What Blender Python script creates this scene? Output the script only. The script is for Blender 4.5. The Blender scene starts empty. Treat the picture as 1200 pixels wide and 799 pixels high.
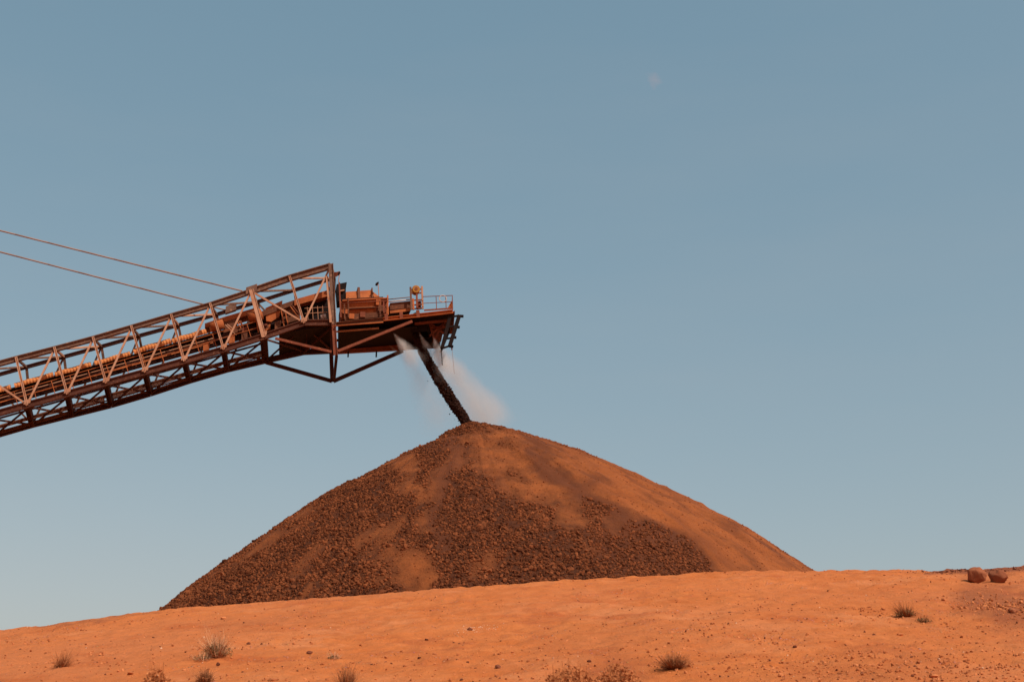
import bpy, math, random
import numpy as np
from mathutils import Vector, Matrix

random.seed(7)
RNG = np.random.default_rng(11)
scn = bpy.context.scene
COL = scn.collection

# ------------------------------------------------------------------ camera
FPX = 1500.0; YH = 880.0; CX, CY = 600.0, 399.5
PHI = math.atan((YH - CY) / FPX)
CAM = Vector((0, 0, 1.7))
FWD = Vector((0, math.cos(PHI), math.sin(PHI)))
UPV = Vector((0, -math.sin(PHI), math.cos(PHI)))
RGT = Vector((1, 0, 0))

def ray(px, py):
    return FWD + RGT * ((px - CX) / FPX) + UPV * ((CY - py) / FPX)

def project(x, y, z):
    """world arrays -> picture coordinates (used to lay out marks that were traced)"""
    dx, dy, dz = x - CAM.x, y - CAM.y, z - CAM.z
    d = dy * FWD.y + dz * FWD.z
    d = np.where(d < 1, 1, d)
    u = dy * UPV.y + dz * UPV.z
    return CX + FPX * dx / d, CY - FPX * u / d

cd = bpy.data.cameras.new('camera'); cam = bpy.data.objects.new('camera', cd); COL.objects.link(cam)
cam.location = CAM; cam.rotation_euler = (math.pi / 2 + PHI, 0, 0)
cd.sensor_width = 36; cd.lens = 36 * FPX / 1200; cd.clip_end = 9000; cd.clip_start = 0.1
cd.dof.use_dof = True; cd.dof.focus_distance = 70; cd.dof.aperture_fstop = 6.5
scn.camera = cam

# the boom stands in an upright plane that recedes a little to the right
TH = math.radians(11)
TAN = Vector((math.cos(TH), math.sin(TH), 0)); NRM = Vector((-math.sin(TH), math.cos(TH), 0))
Q0 = CAM + ray(385, 380) * (100 / ray(385, 380).y)

def P(px, py, off=0.0):
    d = ray(px, py)
    s = (NRM.dot(Q0 - CAM) + off) / NRM.dot(d)
    return CAM + d * s

PXM = (Q0 - CAM).dot(FWD) / FPX          # metres per picture pixel at the boom

# ------------------------------------------------------------------ noise
def hash2(i, j, s):
    n = (i * 374761393 + j * 668265263 + s * 974634533) & 0xffffffff
    n = ((n ^ (n >> 13)) * 1274126177) & 0xffffffff
    n = n ^ (n >> 16)
    return (n & 0xffff) / 65535.0

def vnoise(x, y, s=0):
    xi = np.floor(x).astype(np.int64); yi = np.floor(y).astype(np.int64)
    fx = x - xi; fy = y - yi
    fx = fx * fx * fx * (fx * (fx * 6 - 15) + 10); fy = fy * fy * fy * (fy * (fy * 6 - 15) + 10)
    a = hash2(xi, yi, s); b = hash2(xi + 1, yi, s); c = hash2(xi, yi + 1, s); d = hash2(xi + 1, yi + 1, s)
    return (a * (1 - fx) + b * fx) * (1 - fy) + (c * (1 - fx) + d * fx) * fy

def fbm(x, y, s=0, o=4):
    t = 0; a = 1; n = 0
    for k in range(o):
        t = t + a * (vnoise(x, y, s + k * 17) * 2 - 1); n += a
        x = x * 2.03 + 3.1; y = y * 2.03 - 1.7; a *= .5
    return t / n

def sstep(a, b, x):
    t = np.clip((x - a) / (b - a), 0, 1); return t * t * (3 - 2 * t)

# ------------------------------------------------------------------ materials
def new_mat(name):
    m = bpy.data.materials.new(name); m.use_nodes = True
    nt = m.node_tree; nt.nodes.clear()
    out = nt.nodes.new('ShaderNodeOutputMaterial')
    return m, nt, out

def N(nt, typ, **kw):
    n = nt.nodes.new(typ)
    for k, v in kw.items():
        if k.startswith('i_'):
            key = k[2:]
            key = int(key) if key.isdigit() else key.replace('_', ' ')
            n.inputs[key].default_value = v
        else:
            setattr(n, k, v)
    return n

def mixc(nt, fac, a, b, mode='MIX'):
    n = nt.nodes.new('ShaderNodeMix'); n.data_type = 'RGBA'; n.blend_type = mode
    for s, v in ((n.inputs[0], fac), (n.inputs[6], a), (n.inputs[7], b)):
        if hasattr(v, 'is_output') or isinstance(v, bpy.types.NodeSocket): nt.links.new(v, s)
        elif isinstance(v, (int, float)): s.default_value = v
        else: s.default_value = (*v, 1)
    return n.outputs[2]

def ramp(nt, src, a, b):
    n = nt.nodes.new('ShaderNodeMapRange'); n.inputs[1].default_value = a; n.inputs[2].default_value = b
    nt.links.new(src, n.inputs[0]); return n.outputs[0]

def noise(nt, vec, scale, detail=4, rough=.55):
    n = N(nt, 'ShaderNodeTexNoise'); n.inputs['Scale'].default_value = scale
    n.inputs['Detail'].default_value = detail; n.inputs['Roughness'].default_value = rough
    nt.links.new(vec, n.inputs['Vector']); return n.outputs['Fac']

def steel(name, base, rust, dust, amt=.5, rough=.75, dustamt=.5):
    """painted steel, patched with rust and ore dust lying on upward faces"""
    m, nt, out = new_mat(name)
    tc = N(nt, 'ShaderNodeTexCoord'); v = tc.outputs['Object']
    c = mixc(nt, ramp(nt, noise(nt, v, .9, 6, .65), .5 - amt * .3, .78 - amt * .1), base, rust)
    c = mixc(nt, ramp(nt, noise(nt, v, 5.5, 4), .55, .75), c, dust)
    geo = N(nt, 'ShaderNodeNewGeometry'); sp = N(nt, 'ShaderNodeSeparateXYZ')
    nt.links.new(geo.outputs['Normal'], sp.inputs[0])
    up = N(nt, 'ShaderNodeMath', operation='MULTIPLY'); up.inputs[1].default_value = dustamt
    nt.links.new(ramp(nt, sp.outputs[2], .35, .9), up.inputs[0])
    c = mixc(nt, up.outputs[0], c, dust)
    b = N(nt, 'ShaderNodeBsdfPrincipled'); b.inputs['Roughness'].default_value = max(rough, .8); b.inputs['Specular IOR Level'].default_value = .12
    nt.links.new(c, b.inputs['Base Color'])
    bp = N(nt, 'ShaderNodeBump'); bp.inputs['Strength'].default_value = .25; bp.inputs['Distance'].default_value = .02
    nt.links.new(noise(nt, v, 9, 5), bp.inputs['Height']); nt.links.new(bp.outputs[0], b.inputs['Normal'])
    nt.links.new(b.outputs[0], out.inputs[0])
    return m

M = {}
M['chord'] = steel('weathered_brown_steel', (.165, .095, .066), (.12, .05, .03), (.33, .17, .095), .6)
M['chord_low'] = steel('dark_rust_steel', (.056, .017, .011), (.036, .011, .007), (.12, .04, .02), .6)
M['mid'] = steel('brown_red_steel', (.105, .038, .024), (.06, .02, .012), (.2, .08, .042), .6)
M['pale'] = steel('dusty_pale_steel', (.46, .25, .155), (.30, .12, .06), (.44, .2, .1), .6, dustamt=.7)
M['rust'] = steel('red_rust_steel', (.22, .062, .032), (.14, .04, .022), (.32, .11, .05), .6)
M['orange'] = steel('orange_dusted_steel', (.42, .118, .036), (.26, .066, .022), (.46, .145, .047), .55)
M['brown'] = steel('brown_panel_steel', (.15, .055, .027), (.085, .03, .016), (.26, .085, .035), .6)
M['black'] = steel('black_shaded_steel', (.010, .006, .005), (.014, .006, .0045), (.03, .012, .008), .5, .7, .25)  # black parts, and undersides whose shade is put into the colour
M['guard'] = steel('orange_sheet_steel', (.58, .205, .062), (.40, .12, .038), (.64, .25, .085), .6)
M['yellow'] = steel('worn_yellow_paint', (.42, .21, .035), (.25, .10, .03), (.35, .14, .05), .5)
M['white'] = steel('pale_grey_paint', (.62, .52, .46), (.4, .25, .18), (.5, .3, .2), .4)
M['rope'] = steel('steel_wire_rope', (.32, .22, .18), (.24, .14, .10), (.3, .17, .11), .5)
M['rubber'] = steel('conveyor_rubber', (.018, .014, .013), (.03, .015, .01), (.12, .045, .02), .5, .85, .6)

def soil_mat():
    m, nt, out = new_mat('orange_desert_soil')
    tc = N(nt, 'ShaderNodeTexCoord'); v = tc.outputs['Object']
    c = mixc(nt, ramp(nt, noise(nt, v, .22, 5, .6), .35, .68), (.49, .128, .030), (.55, .158, .042))
    c = mixc(nt, ramp(nt, noise(nt, v, 1.7, 6, .62), .46, .72), c, (.59, .18, .05))
    c = mixc(nt, ramp(nt, noise(nt, v, .9, 7, .7), .56, .70), c, (.42, .104, .026))
    c = mixc(nt, ramp(nt, noise(nt, v, 22, 6, .75), .55, .75), c, (.42, .105, .028))
    c = mixc(nt, ramp(nt, noise(nt, v, 16, 6, .75), .60, .76), c, (.66, .25, .095))
    c = mixc(nt, ramp(nt, noise(nt, v, .38, 8, .72), .53, .68), c, (.60, .205, .075))
    c = mixc(nt, ramp(nt, noise(nt, v, .13, 5, .6), .42, .66), c, (.52, .156, .050), 'MIX')
    c = mixc(nt, ramp(nt, noise(nt, v, .55, 7, .68), .54, .66), c, (.45, .112, .030))
    # small stones and grains: pale and dark speckle
    mp = N(nt, 'ShaderNodeMapping'); mp.inputs['Scale'].default_value = (1, 1, .3); nt.links.new(v, mp.inputs[0])
    vo = N(nt, 'ShaderNodeTexVoronoi'); vo.inputs['Scale'].default_value = 13; nt.links.new(mp.outputs[0], vo.inputs['Vector'])
    msk = N(nt, 'ShaderNodeMath', operation='MULTIPLY')
    nt.links.new(ramp(nt, vo.outputs['Distance'], .30, .18), msk.inputs[0])
    nt.links.new(ramp(nt, noise(nt, v, 1.1, 4, .6), .53, .70), msk.inputs[1])
    c = mixc(nt, msk.outputs[0], c, vo.outputs['Color'])
    sp = mixc(nt, .86, vo.outputs['Color'], (.56, .20, .085))
    nt.links.new(sp, nt.nodes[-2].inputs[7]) if False else None
    for l in list(nt.links):
        if l.to_node.type == 'MIX' and l.from_node == vo and l.to_socket == l.to_node.inputs[7]:
            nt.links.remove(l)
    nt.links.new(sp, c.node.inputs[7])
    at = N(nt, 'ShaderNodeAttribute', attribute_name='dark_tint')
    c = mixc(nt, at.outputs['Fac'], c, (.235, .068, .030))
    b = N(nt, 'ShaderNodeBsdfPrincipled'); b.inputs['Roughness'].default_value = .95
    b.inputs['Specular IOR Level'].default_value = .15
    nt.links.new(c, b.inputs['Base Color'])
    h = N(nt, 'ShaderNodeMath', operation='ADD')
    nt.links.new(noise(nt, v, 9, 10, .72), h.inputs[0])
    h2 = N(nt, 'ShaderNodeMath', operation='MULTIPLY'); h2.inputs[1].default_value = .8
    nt.links.new(msk.outputs[0], h2.inputs[0]); nt.links.new(h2.outputs[0], h.inputs[1])
    bp = N(nt, 'ShaderNodeBump'); bp.inputs['Strength'].default_value = .8; bp.inputs['Distance'].default_value = .07
    nt.links.new(h.outputs[0], bp.inputs['Height']); nt.links.new(bp.outputs[0], b.inputs['Normal'])
    nt.links.new(b.outputs[0], out.inputs[0])
    return m

def ore_mat():
    m, nt, out = new_mat('iron_ore_heap')
    tc = N(nt, 'ShaderNodeTexCoord'); v = tc.outputs['Object']
    at = N(nt, 'ShaderNodeAttribute', attribute_name='fines')
    at2 = N(nt, 'ShaderNodeAttribute', attribute_name='streak')
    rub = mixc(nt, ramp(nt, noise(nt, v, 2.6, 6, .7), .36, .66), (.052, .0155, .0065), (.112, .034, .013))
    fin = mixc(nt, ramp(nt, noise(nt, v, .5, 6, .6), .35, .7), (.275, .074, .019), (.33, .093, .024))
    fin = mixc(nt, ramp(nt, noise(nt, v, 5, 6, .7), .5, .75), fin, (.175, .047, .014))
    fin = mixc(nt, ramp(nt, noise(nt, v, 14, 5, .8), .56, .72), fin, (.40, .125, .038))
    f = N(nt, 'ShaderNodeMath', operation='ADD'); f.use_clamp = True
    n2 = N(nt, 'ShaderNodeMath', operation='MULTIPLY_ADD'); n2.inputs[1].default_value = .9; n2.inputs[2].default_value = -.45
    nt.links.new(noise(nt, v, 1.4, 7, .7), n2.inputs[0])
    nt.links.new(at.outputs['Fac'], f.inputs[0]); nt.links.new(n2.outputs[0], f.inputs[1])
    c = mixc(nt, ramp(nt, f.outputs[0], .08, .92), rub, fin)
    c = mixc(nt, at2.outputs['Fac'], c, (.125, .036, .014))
    b = N(nt, 'ShaderNodeBsdfPrincipled'); b.inputs['Roughness'].default_value = .95
    b.inputs['Specular IOR Level'].default_value = .15
    nt.links.new(c, b.inputs['Base Color'])
    bp = N(nt, 'ShaderNodeBump'); bp.inputs['Strength'].default_value = .9; bp.inputs['Distance'].default_value = .2
    nt.links.new(noise(nt, v, 2.6, 10, .75), bp.inputs['Height']); nt.links.new(bp.outputs[0], b.inputs['Normal'])
    nt.links.new(b.outputs[0], out.inputs[0])
    return m

def rock_mat(name, a, bb):
    m, nt, out = new_mat(name)
    tc = N(nt, 'ShaderNodeTexCoord'); v = tc.outputs['Object']
    at = N(nt, 'ShaderNodeAttribute', attribute_name='tone')
    f = N(nt, 'ShaderNodeMath', operation='MULTIPLY_ADD'); f.inputs[1].default_value = .7
    nt.links.new(noise(nt, v, 4, 5, .6), f.inputs[0]); nt.links.new(at.outputs['Fac'], f.inputs[2])
    c = mixc(nt, ramp(nt, f.outputs[0], .2, 1.2), a, bb)
    b = N(nt, 'ShaderNodeBsdfPrincipled'); b.inputs['Roughness'].default_value = .9
    b.inputs['Specular IOR Level'].default_value = .08
    nt.links.new(c, b.inputs['Base Color'])
    bp = N(nt, 'ShaderNodeBump'); bp.inputs['Strength'].default_value = .5; bp.inputs['Distance'].default_value = .03
    nt.links.new(noise(nt, v, 14, 6, .65), bp.inputs['Height']); nt.links.new(bp.outputs[0], b.inputs['Normal'])
    nt.links.new(b.outputs[0], out.inputs[0])
    return m

M['soil'] = soil_mat(); M['ore'] = ore_mat()
M['orelump'] = rock_mat('iron_ore_lump', (.036, .0105, .0048), (.225, .067, .024))
M['wetore'] = rock_mat('damp_dark_ore', (.012, .006, .0045), (.045, .018, .011))
M['stone'] = rock_mat('desert_stone', (.26, .07, .024), (.56, .19, .07))
M['stone_dark'] = rock_mat('dark_iron_stone', (.11, .034, .018), (.19, .06, .03))
M['stone_boulder'] = rock_mat('dusty_boulder_stone', (.21, .068, .033), (.33, .108, .048))
M['stone_pale'] = rock_mat('pale_stone', (.6, .33, .2), (.72, .45, .3))

def leaf_mat(name, a, b_):
    m, nt, out = new_mat(name)
    at = N(nt, 'ShaderNodeAttribute', attribute_name='tone')
    c = mixc(nt, at.outputs['Fac'], a, b_)
    b = N(nt, 'ShaderNodeBsdfPrincipled'); b.inputs['Roughness'].default_value = .8
    b.inputs['Specular IOR Level'].default_value = .15
    nt.links.new(c, b.inputs['Base Color']); nt.links.new(b.outputs[0], out.inputs[0])
    return m
M['straw'] = leaf_mat('dry_straw', (.50, .235, .105), (.74, .44, .26))
M['twig'] = leaf_mat('brown_twigs', (.15, .06, .025), (.36, .14, .056))
M['leaf'] = leaf_mat('olive_leaves', (.085, .06, .022), (.22, .14, .055))
M['redbrush'] = leaf_mat('red_dead_brush', (.34, .11, .036), (.54, .19, .066))
M['drybrush'] = leaf_mat('dry_red_brush', (.24, .082, .03), (.46, .17, .065))

# ------------------------------------------------------------------ mesh helpers
def tag(o, label=None, cat=None, group=None, kind=None):
    for k, v in (('label', label), ('category', cat), ('group', group), ('kind', kind)):
        if v: o[k] = v
    return o

def link_np(name, verts, faces, mat, parent=None, smooth=False, attrs=None, loc=(0, 0, 0)):
    """faces: (n,3) or (n,4) int array"""
    me = bpy.data.meshes.new(name)
    nv, nf, k = len(verts), len(faces), faces.shape[1]
    me.vertices.add(nv); me.vertices.foreach_set('co', np.ascontiguousarray(verts, dtype=np.float32).ravel())
    me.loops.add(nf * k); me.loops.foreach_set('vertex_index', np.ascontiguousarray(faces, dtype=np.int32).ravel())
    me.polygons.add(nf); me.polygons.foreach_set('loop_start', np.arange(0, nf * k, k, dtype=np.int32))
    me.update(calc_edges=True)
    me.polygons.foreach_set('use_smooth', np.full(nf, smooth, dtype=bool))
    for an, av in (attrs or {}).items():
        a = me.attributes.new(an, 'FLOAT', 'POINT'); a.data.foreach_set('value', np.ascontiguousarray(av, dtype=np.float32))
    me.materials.append(mat)
    o = bpy.data.objects.new(name, me); COL.objects.link(o); o.location = loc
    if parent: o.parent = parent
    return o

class MB:
    def __init__(s): s.v = []; s.f = []
    def quadring(s, A, B, cap=True):
        """skin between two closed loops of the same length"""
        i = len(s.v); n = len(A); s.v += [*A, *B]
        for k in range(n):
            j = (k + 1) % n; s.f.append((i + k, i + j, i + n + j, i + n + k))
        if cap:
            s.f.append(tuple(i + k for k in reversed(range(n)))); s.f.append(tuple(i + n + k for k in range(n)))
    def frame(s, a, b, ref):
        ax = (b - a).normalized(); w = ref - ax * ref.dot(ax)
        if w.length < .05:
            ref = Vector((0, 0, 1)); w = ref - ax * ref.dot(ax)
            if w.length < .05: w = Vector((1, 0, 0))
        w.normalize(); return ax, w, ax.cross(w)
    def beam(s, a, b, w, h, ref=NRM, prof='box', t=.06):
        """w along ref (depth), h across it"""
        ax, W, H = s.frame(a, b, ref)
        x, y = w / 2, h / 2
        if prof == 'box': pts = [(-x, -y), (x, -y), (x, y), (-x, y)]
        elif prof == 'I':
            q = t / 2
            pts = [(-x, -y), (x, -y), (x, -y + t), (q, -y + t), (q, y - t), (x, y - t), (x, y), (-x, y), (-x, y - t), (-q, y - t), (-q, -y + t), (-x, -y + t)]
        elif prof == 'C':       # channel, open towards -ref
            pts = [(-x, -y), (x, -y), (x, y), (-x, y), (-x, y - t), (x - t, y - t), (x - t, -y + t), (-x, -y + t)]
        elif prof == 'L':
            pts = [(-x, -y), (x, -y), (x, -y + t), (-x + t, -y + t), (-x + t, y), (-x, y)]
        s.quadring([a + W * p + H * q_ for p, q_ in pts], [b + W * p + H * q_ for p, q_ in pts]); return s
    def tube(s, a, b, r, n=8, r2=None):
        ax, W, H = s.frame(a, b, NRM); r2 = r if r2 is None else r2
        c = [(math.cos(2 * math.pi * k / n), math.sin(2 * math.pi * k / n)) for k in range(n)]
        s.quadring([a + W * (r * p) + H * (r * q) for p, q in c], [b + W * (r2 * p) + H * (r2 * q) for p, q in c]); return s
    def path(s, pts, r, n=8):
        for a, b in zip(pts, pts[1:]): s.tube(a, b, r, n)
        return s
    def prism(s, poly, off0, off1):
        """a traced outline given its own depth"""
        s.quadring([P(x, y, off0) for x, y in poly], [P(x, y, off0) + NRM * (off1 - off0) for x, y in poly]); return s
    def box(s, c, ex, ey, ez, X=TAN, Y=NRM, Z=Vector((0, 0, 1))):
        A = [c + X * (sx * ex / 2) + Y * (sy * ey / 2) - Z * (ez / 2) for sx, sy in ((-1, -1), (1, -1), (1, 1), (-1, 1))]
        s.quadring(A, [a + Z * ez for a in A]); return s
    def torus(s, c, ax, R, r, n=20, m=6):
        ax = ax.normalized(); u = ax.orthogonal().normalized(); v = ax.cross(u)
        i = len(s.v)
        for k in range(n):
            d = u * math.cos(2 * math.pi * k / n) + v * math.sin(2 * math.pi * k / n)
            for l in range(m):
                t = 2 * math.pi * l / m; s.v.append(c + d * (R + r * math.cos(t)) + ax * (r * math.sin(t)))
        for k in range(n):
            for l in range(m):
                a, b = k, (k + 1) % n; l2 = (l + 1) % m
                s.f.append((i + a * m + l, i + b * m + l, i + b * m + l2, i + a * m + l2))
        return s
    def build(s, name, mat, parent=None, smooth=False, label=None):
        o0 = ORG if parent else Vector((0, 0, 0))
        me = bpy.data.meshes.new(name); me.from_pydata([tuple(p - o0) for p in s.v], [], s.f)
        me.materials.append(M[mat] if isinstance(mat, str) else mat)
        if smooth: me.polygons.foreach_set('use_smooth', [True] * len(me.polygons))
        me.update()
        o = bpy.data.objects.new(name, me); COL.objects.link(o)
        if parent:
            o.parent = parent
            if parent.type == 'MESH': pass
        if label: o['label'] = label
        return o

# ------------------------------------------------------------------ ground: flat plain, berm, stockpile pad
crest_px = [(-300, 775), (-100, 750), (0, 738), (50, 733), (100, 726.5), (150, 719), (195, 713.5), (300, 706), (400, 698.5), (500, 691), (600, 684.5),
            (700, 677.5), (800, 671.5), (880, 668.5), (955, 669), (1000, 668), (1080, 667), (1092, 669), (1110, 666.5), (1145, 667), (1200, 662), (1400, 655), (1700, 650)]
YC = 30.0
_cx, _cz = [], []
for a, b in crest_px:
    p = CAM + ray(a, b) * (YC / ray(a, b).y); _cx.append(p.x); _cz.append(p.z)
PADZ = 3.0

def ground_z(x, y, fine=True):
    x = np.asarray(x, float); y = np.asarray(y, float)
    zc = np.interp(x, _cx, _cz)
    far = sstep(40, 160, np.abs(x)); zc = zc * (1 - far) + 3.6 * far
    u = np.clip((y - 3) / (YC - 3), 0, 1)
    rise = np.where(u < .12, u * u / .24, u - .06) / .94
    up = zc * rise
    k = sstep(YC - .2, YC + 8, y)
    z = up * (1 - k) + PADZ * k
    z = np.where(y < 3, 0, z)
    near = (1 - sstep(40, 60, np.abs(x))) * sstep(2, 6, y) * (1 - sstep(44, 60, y))
    if fine:
        fade = 1 - .75 * sstep(YC - 3, YC, y)
        z = z + near * (fbm(x * .35, y * .35, 3, 3) * .09 * fade + fbm(x * 1.3, y * 1.3, 9, 4) * .032 * fade + fbm(x * 5, y * 5, 21, 4) * .042 + .03 * np.maximum(0, fbm(x * 2.6, y * 2.6, 51, 4)) * fade)
        z = z + sstep(200, 1500, np.hypot(x, y)) * fbm(x * .004, y * .004, 77, 3) * 2.0
    return z

def gz(x, y): return float(ground_z(np.array([x]), np.array([y]))[0])

def ground_hit(px, py):
    d = ray(px, py); t = 5.0
    while t < 60:
        p = CAM + d * t
        if gz(p.x, p.y) > p.z:
            for _ in range(12):
                t -= .005
                p = CAM + d * t
            return p
        t += .05
    return CAM + d * 29.0

def axis(lo, hi, step, far, g=1.18):
    a = list(np.arange(lo, hi + step / 2, step)); s = step; r = []
    q = a[-1]
    while q < far: s *= g; q += s; r.append(q)
    l = []; q = a[0]; s = step
    while q > -far: s *= g; q -= s; l.append(q)
    return np.array(l[::-1] + a + r)
gx = axis(-15, 15, .075, 5000); gy = axis(6, 33, .075, 5000)
X, Y = np.meshgrid(gx, gy); Z = ground_z(X, Y)
V = np.stack([X.ravel(), Y.ravel(), Z.ravel()], 1)
nx, ny = len(gx), len(gy)
ii = (np.arange(ny - 1)[:, None] * nx + np.arange(nx - 1)[None, :]).ravel()
F = np.stack([ii, ii + 1, ii + nx + 1, ii + nx], 1)

def seg_dist(px, py, x1, y1, x2, y2):
    dx, dy = x2 - x1, y2 - y1; L = dx * dx + dy * dy + 1e-9
    t = np.clip(((px - x1) * dx + (py - y1) * dy) / L, 0, 1)
    return np.hypot(px - x1 - t * dx, py - y1 - t * dy)

def paint(px, py, segs):
    """soft marks along traced strokes (x1,y1,x2,y2,radius,weight)"""
    o = np.zeros_like(px)
    for x1, y1, x2, y2, r, w in segs:
        o = np.maximum(o, w * (1 - sstep(.1 * r, 1.35 * r, seg_dist(px, py, x1, y1, x2, y2))))
    return o
gpx, gpy = project(V[:, 0], V[:, 1], V[:, 2])
wx = gpx + 14 * fbm(V[:, 0] * 1.5, V[:, 1] * 1.5, 5); wy = gpy + 7 * fbm(V[:, 0] * 1.5, V[:, 1] * 1.5, 6)
dark_tint = paint(wx, wy, [(1140, 700, 1180, 704, 26, .62), (1180, 716, 1240, 710, 26, .75), (640, 745, 760, 735, 26, .12), (250, 735, 380, 722, 12, .12), (930, 790, 1100, 782, 16, .15), (1095, 668, 1150, 667, 6, .95), (1150, 667, 1260, 660, 9, .95),
                       (690, 792, 740, 785, 24, .25), (40, 735, 190, 716, 2.5, .5), (1060, 722, 1085, 725, 10, .3)])  # darkens a thin line on the left crest and spots at two bushes
dark_tint *= (V[:, 1] < YC + 1.5) * (V[:, 1] > 6)
g = link_np('ground', V, F, M['soil'], smooth=True, attrs={'dark_tint': dark_tint}); tag(g, kind='structure')

# ------------------------------------------------------------------ ore stockpile
APEX = P(553, 494.5, 3.0)
Lp = [(544, 497.5), (530, 502), (509, 511.5), (467, 529), (425, 555), (390, 572), (348, 598), (299, 631), (250, 664), (211.5, 694), (190.5, 713)]
Rp = [(575, 495.5), (595, 500.5), (640, 511), (682, 525), (735, 547), (777, 565), (826, 588.5), (875, 618), (910, 638), (957, 669)]
def radial(pts):
    rs, ds = [0.0], [0.0]
    for a, b in pts:
        d = ray(a, b); p = CAM + d * (APEX.y / d.y)
        xx = abs(p.x - APEX.x); zz = APEX.z - p.z
        t = (APEX.z - CAM.z) / APEX.y
        S = zz / max(xx, .1); T = math.sqrt(S * S + t * t); sp = min(.9, t / T); cp = math.sqrt(1 - sp * sp)
        r = xx / cp; rs.append(r); ds.append(zz + r * sp * t * .9)
    # carry on at the last slope, easing at the toe
    k = (ds[-1] - ds[-3]) / (rs[-1] - rs[-3])
    for q in (10, 20, 60): rs.append(rs[len(pts)] + q); ds.append(ds[len(pts)] + q * k)
    return np.array(rs), np.array(ds)
rL, dL = radial(Lp); rR, dR = radial(Rp)
rL = rL - 1.05 * sstep(0, 5.5, rL); rR = rR - 1.0 * sstep(1, 14, rR) - .15 * sstep(20, 30, rR)

def pile_drop(r, az):
    """az: angle from +x (right of the picture), negative towards the camera"""
    w = .5 + .5 * np.cos(az); w = w ** 1.6              # 1 right, 0 left
    d = np.interp(r, rL, dL) * (1 - w) + np.interp(r, rR, dR) * w
    x = APEX.x + r * np.cos(az); y = APEX.y + r * np.sin(az)
    fl = np.sin(az)
    d = d * (1 + .05 * np.abs(fl))
    s1 = fbm(az * 3.2, r * .03, 31, 3); s2 = fbm(az * 9, r * .05, 37, 3)
    d = d + sstep(2, 14, r) * (s1 * .55 + s2 * .22) + fbm(x * .9, y * .9, 41, 4) * .16 * sstep(0, 2, r) - .15 * fbm(x * 1.7, y * 1.7, 44, 3) * (1 - sstep(2, 6, r))
    return d
NA, NR = 900, 300
rr = np.concatenate([[0], np.linspace(.08, 52, NR - 1) ** 1.0]); aa = np.linspace(-math.pi, math.pi, NA, endpoint=False)
R_, A_ = np.meshgrid(rr, aa)
D_ = pile_drop(R_, A_)
PX_ = APEX.x + R_ * np.cos(A_); PY_ = APEX.y + R_ * np.sin(A_); PZ_ = APEX.z - D_
PZ_ = np.maximum(PZ_, PADZ - .6)
a0 = (np.arange(NA)[:, None] * NR + np.arange(NR - 1)[None, :]).ravel(); a1 = (((np.arange(NA) + 1) % NA)[:, None] * NR + np.arange(NR - 1)[None, :]).ravel()
PF = np.stack([a0, a0 + 1, a1 + 1, a1], 1)

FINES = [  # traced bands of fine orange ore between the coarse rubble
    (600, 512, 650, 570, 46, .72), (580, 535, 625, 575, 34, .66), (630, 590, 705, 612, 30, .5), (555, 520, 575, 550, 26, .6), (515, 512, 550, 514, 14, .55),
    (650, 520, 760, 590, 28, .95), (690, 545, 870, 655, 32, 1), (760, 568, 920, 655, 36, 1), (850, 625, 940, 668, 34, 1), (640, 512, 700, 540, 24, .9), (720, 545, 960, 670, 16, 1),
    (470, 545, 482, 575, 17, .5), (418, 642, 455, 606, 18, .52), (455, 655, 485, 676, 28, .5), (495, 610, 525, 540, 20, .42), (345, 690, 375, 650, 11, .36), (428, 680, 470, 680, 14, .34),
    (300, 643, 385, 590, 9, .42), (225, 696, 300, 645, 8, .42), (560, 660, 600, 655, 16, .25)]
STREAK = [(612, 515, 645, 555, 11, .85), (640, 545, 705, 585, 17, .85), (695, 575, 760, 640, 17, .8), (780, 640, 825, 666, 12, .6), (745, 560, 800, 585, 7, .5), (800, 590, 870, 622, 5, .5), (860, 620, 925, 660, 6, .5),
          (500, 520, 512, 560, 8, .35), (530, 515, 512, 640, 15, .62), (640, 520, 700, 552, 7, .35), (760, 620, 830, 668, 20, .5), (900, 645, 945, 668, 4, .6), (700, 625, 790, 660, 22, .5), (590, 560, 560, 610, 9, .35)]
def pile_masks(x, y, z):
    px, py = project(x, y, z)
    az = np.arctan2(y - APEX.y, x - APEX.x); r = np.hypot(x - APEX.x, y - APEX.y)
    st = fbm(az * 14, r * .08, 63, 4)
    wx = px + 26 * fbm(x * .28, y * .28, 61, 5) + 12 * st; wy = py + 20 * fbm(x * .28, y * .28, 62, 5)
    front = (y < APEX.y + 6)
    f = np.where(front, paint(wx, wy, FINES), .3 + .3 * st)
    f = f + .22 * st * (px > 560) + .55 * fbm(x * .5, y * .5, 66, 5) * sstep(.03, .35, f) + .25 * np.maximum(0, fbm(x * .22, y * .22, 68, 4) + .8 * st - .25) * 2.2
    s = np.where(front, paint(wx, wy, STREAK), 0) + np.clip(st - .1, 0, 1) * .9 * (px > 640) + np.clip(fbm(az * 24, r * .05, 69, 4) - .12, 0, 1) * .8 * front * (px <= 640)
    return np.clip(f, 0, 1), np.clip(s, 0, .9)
pv = np.stack([PX_.ravel(), PY_.ravel(), PZ_.ravel()], 1)
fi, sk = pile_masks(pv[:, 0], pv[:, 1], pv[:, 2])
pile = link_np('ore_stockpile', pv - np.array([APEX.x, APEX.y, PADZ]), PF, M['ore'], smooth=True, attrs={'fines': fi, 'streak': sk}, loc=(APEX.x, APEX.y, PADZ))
tag(pile, 'huge conical heap of red brown crushed iron ore under the conveyor head', 'ore heap')

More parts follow.
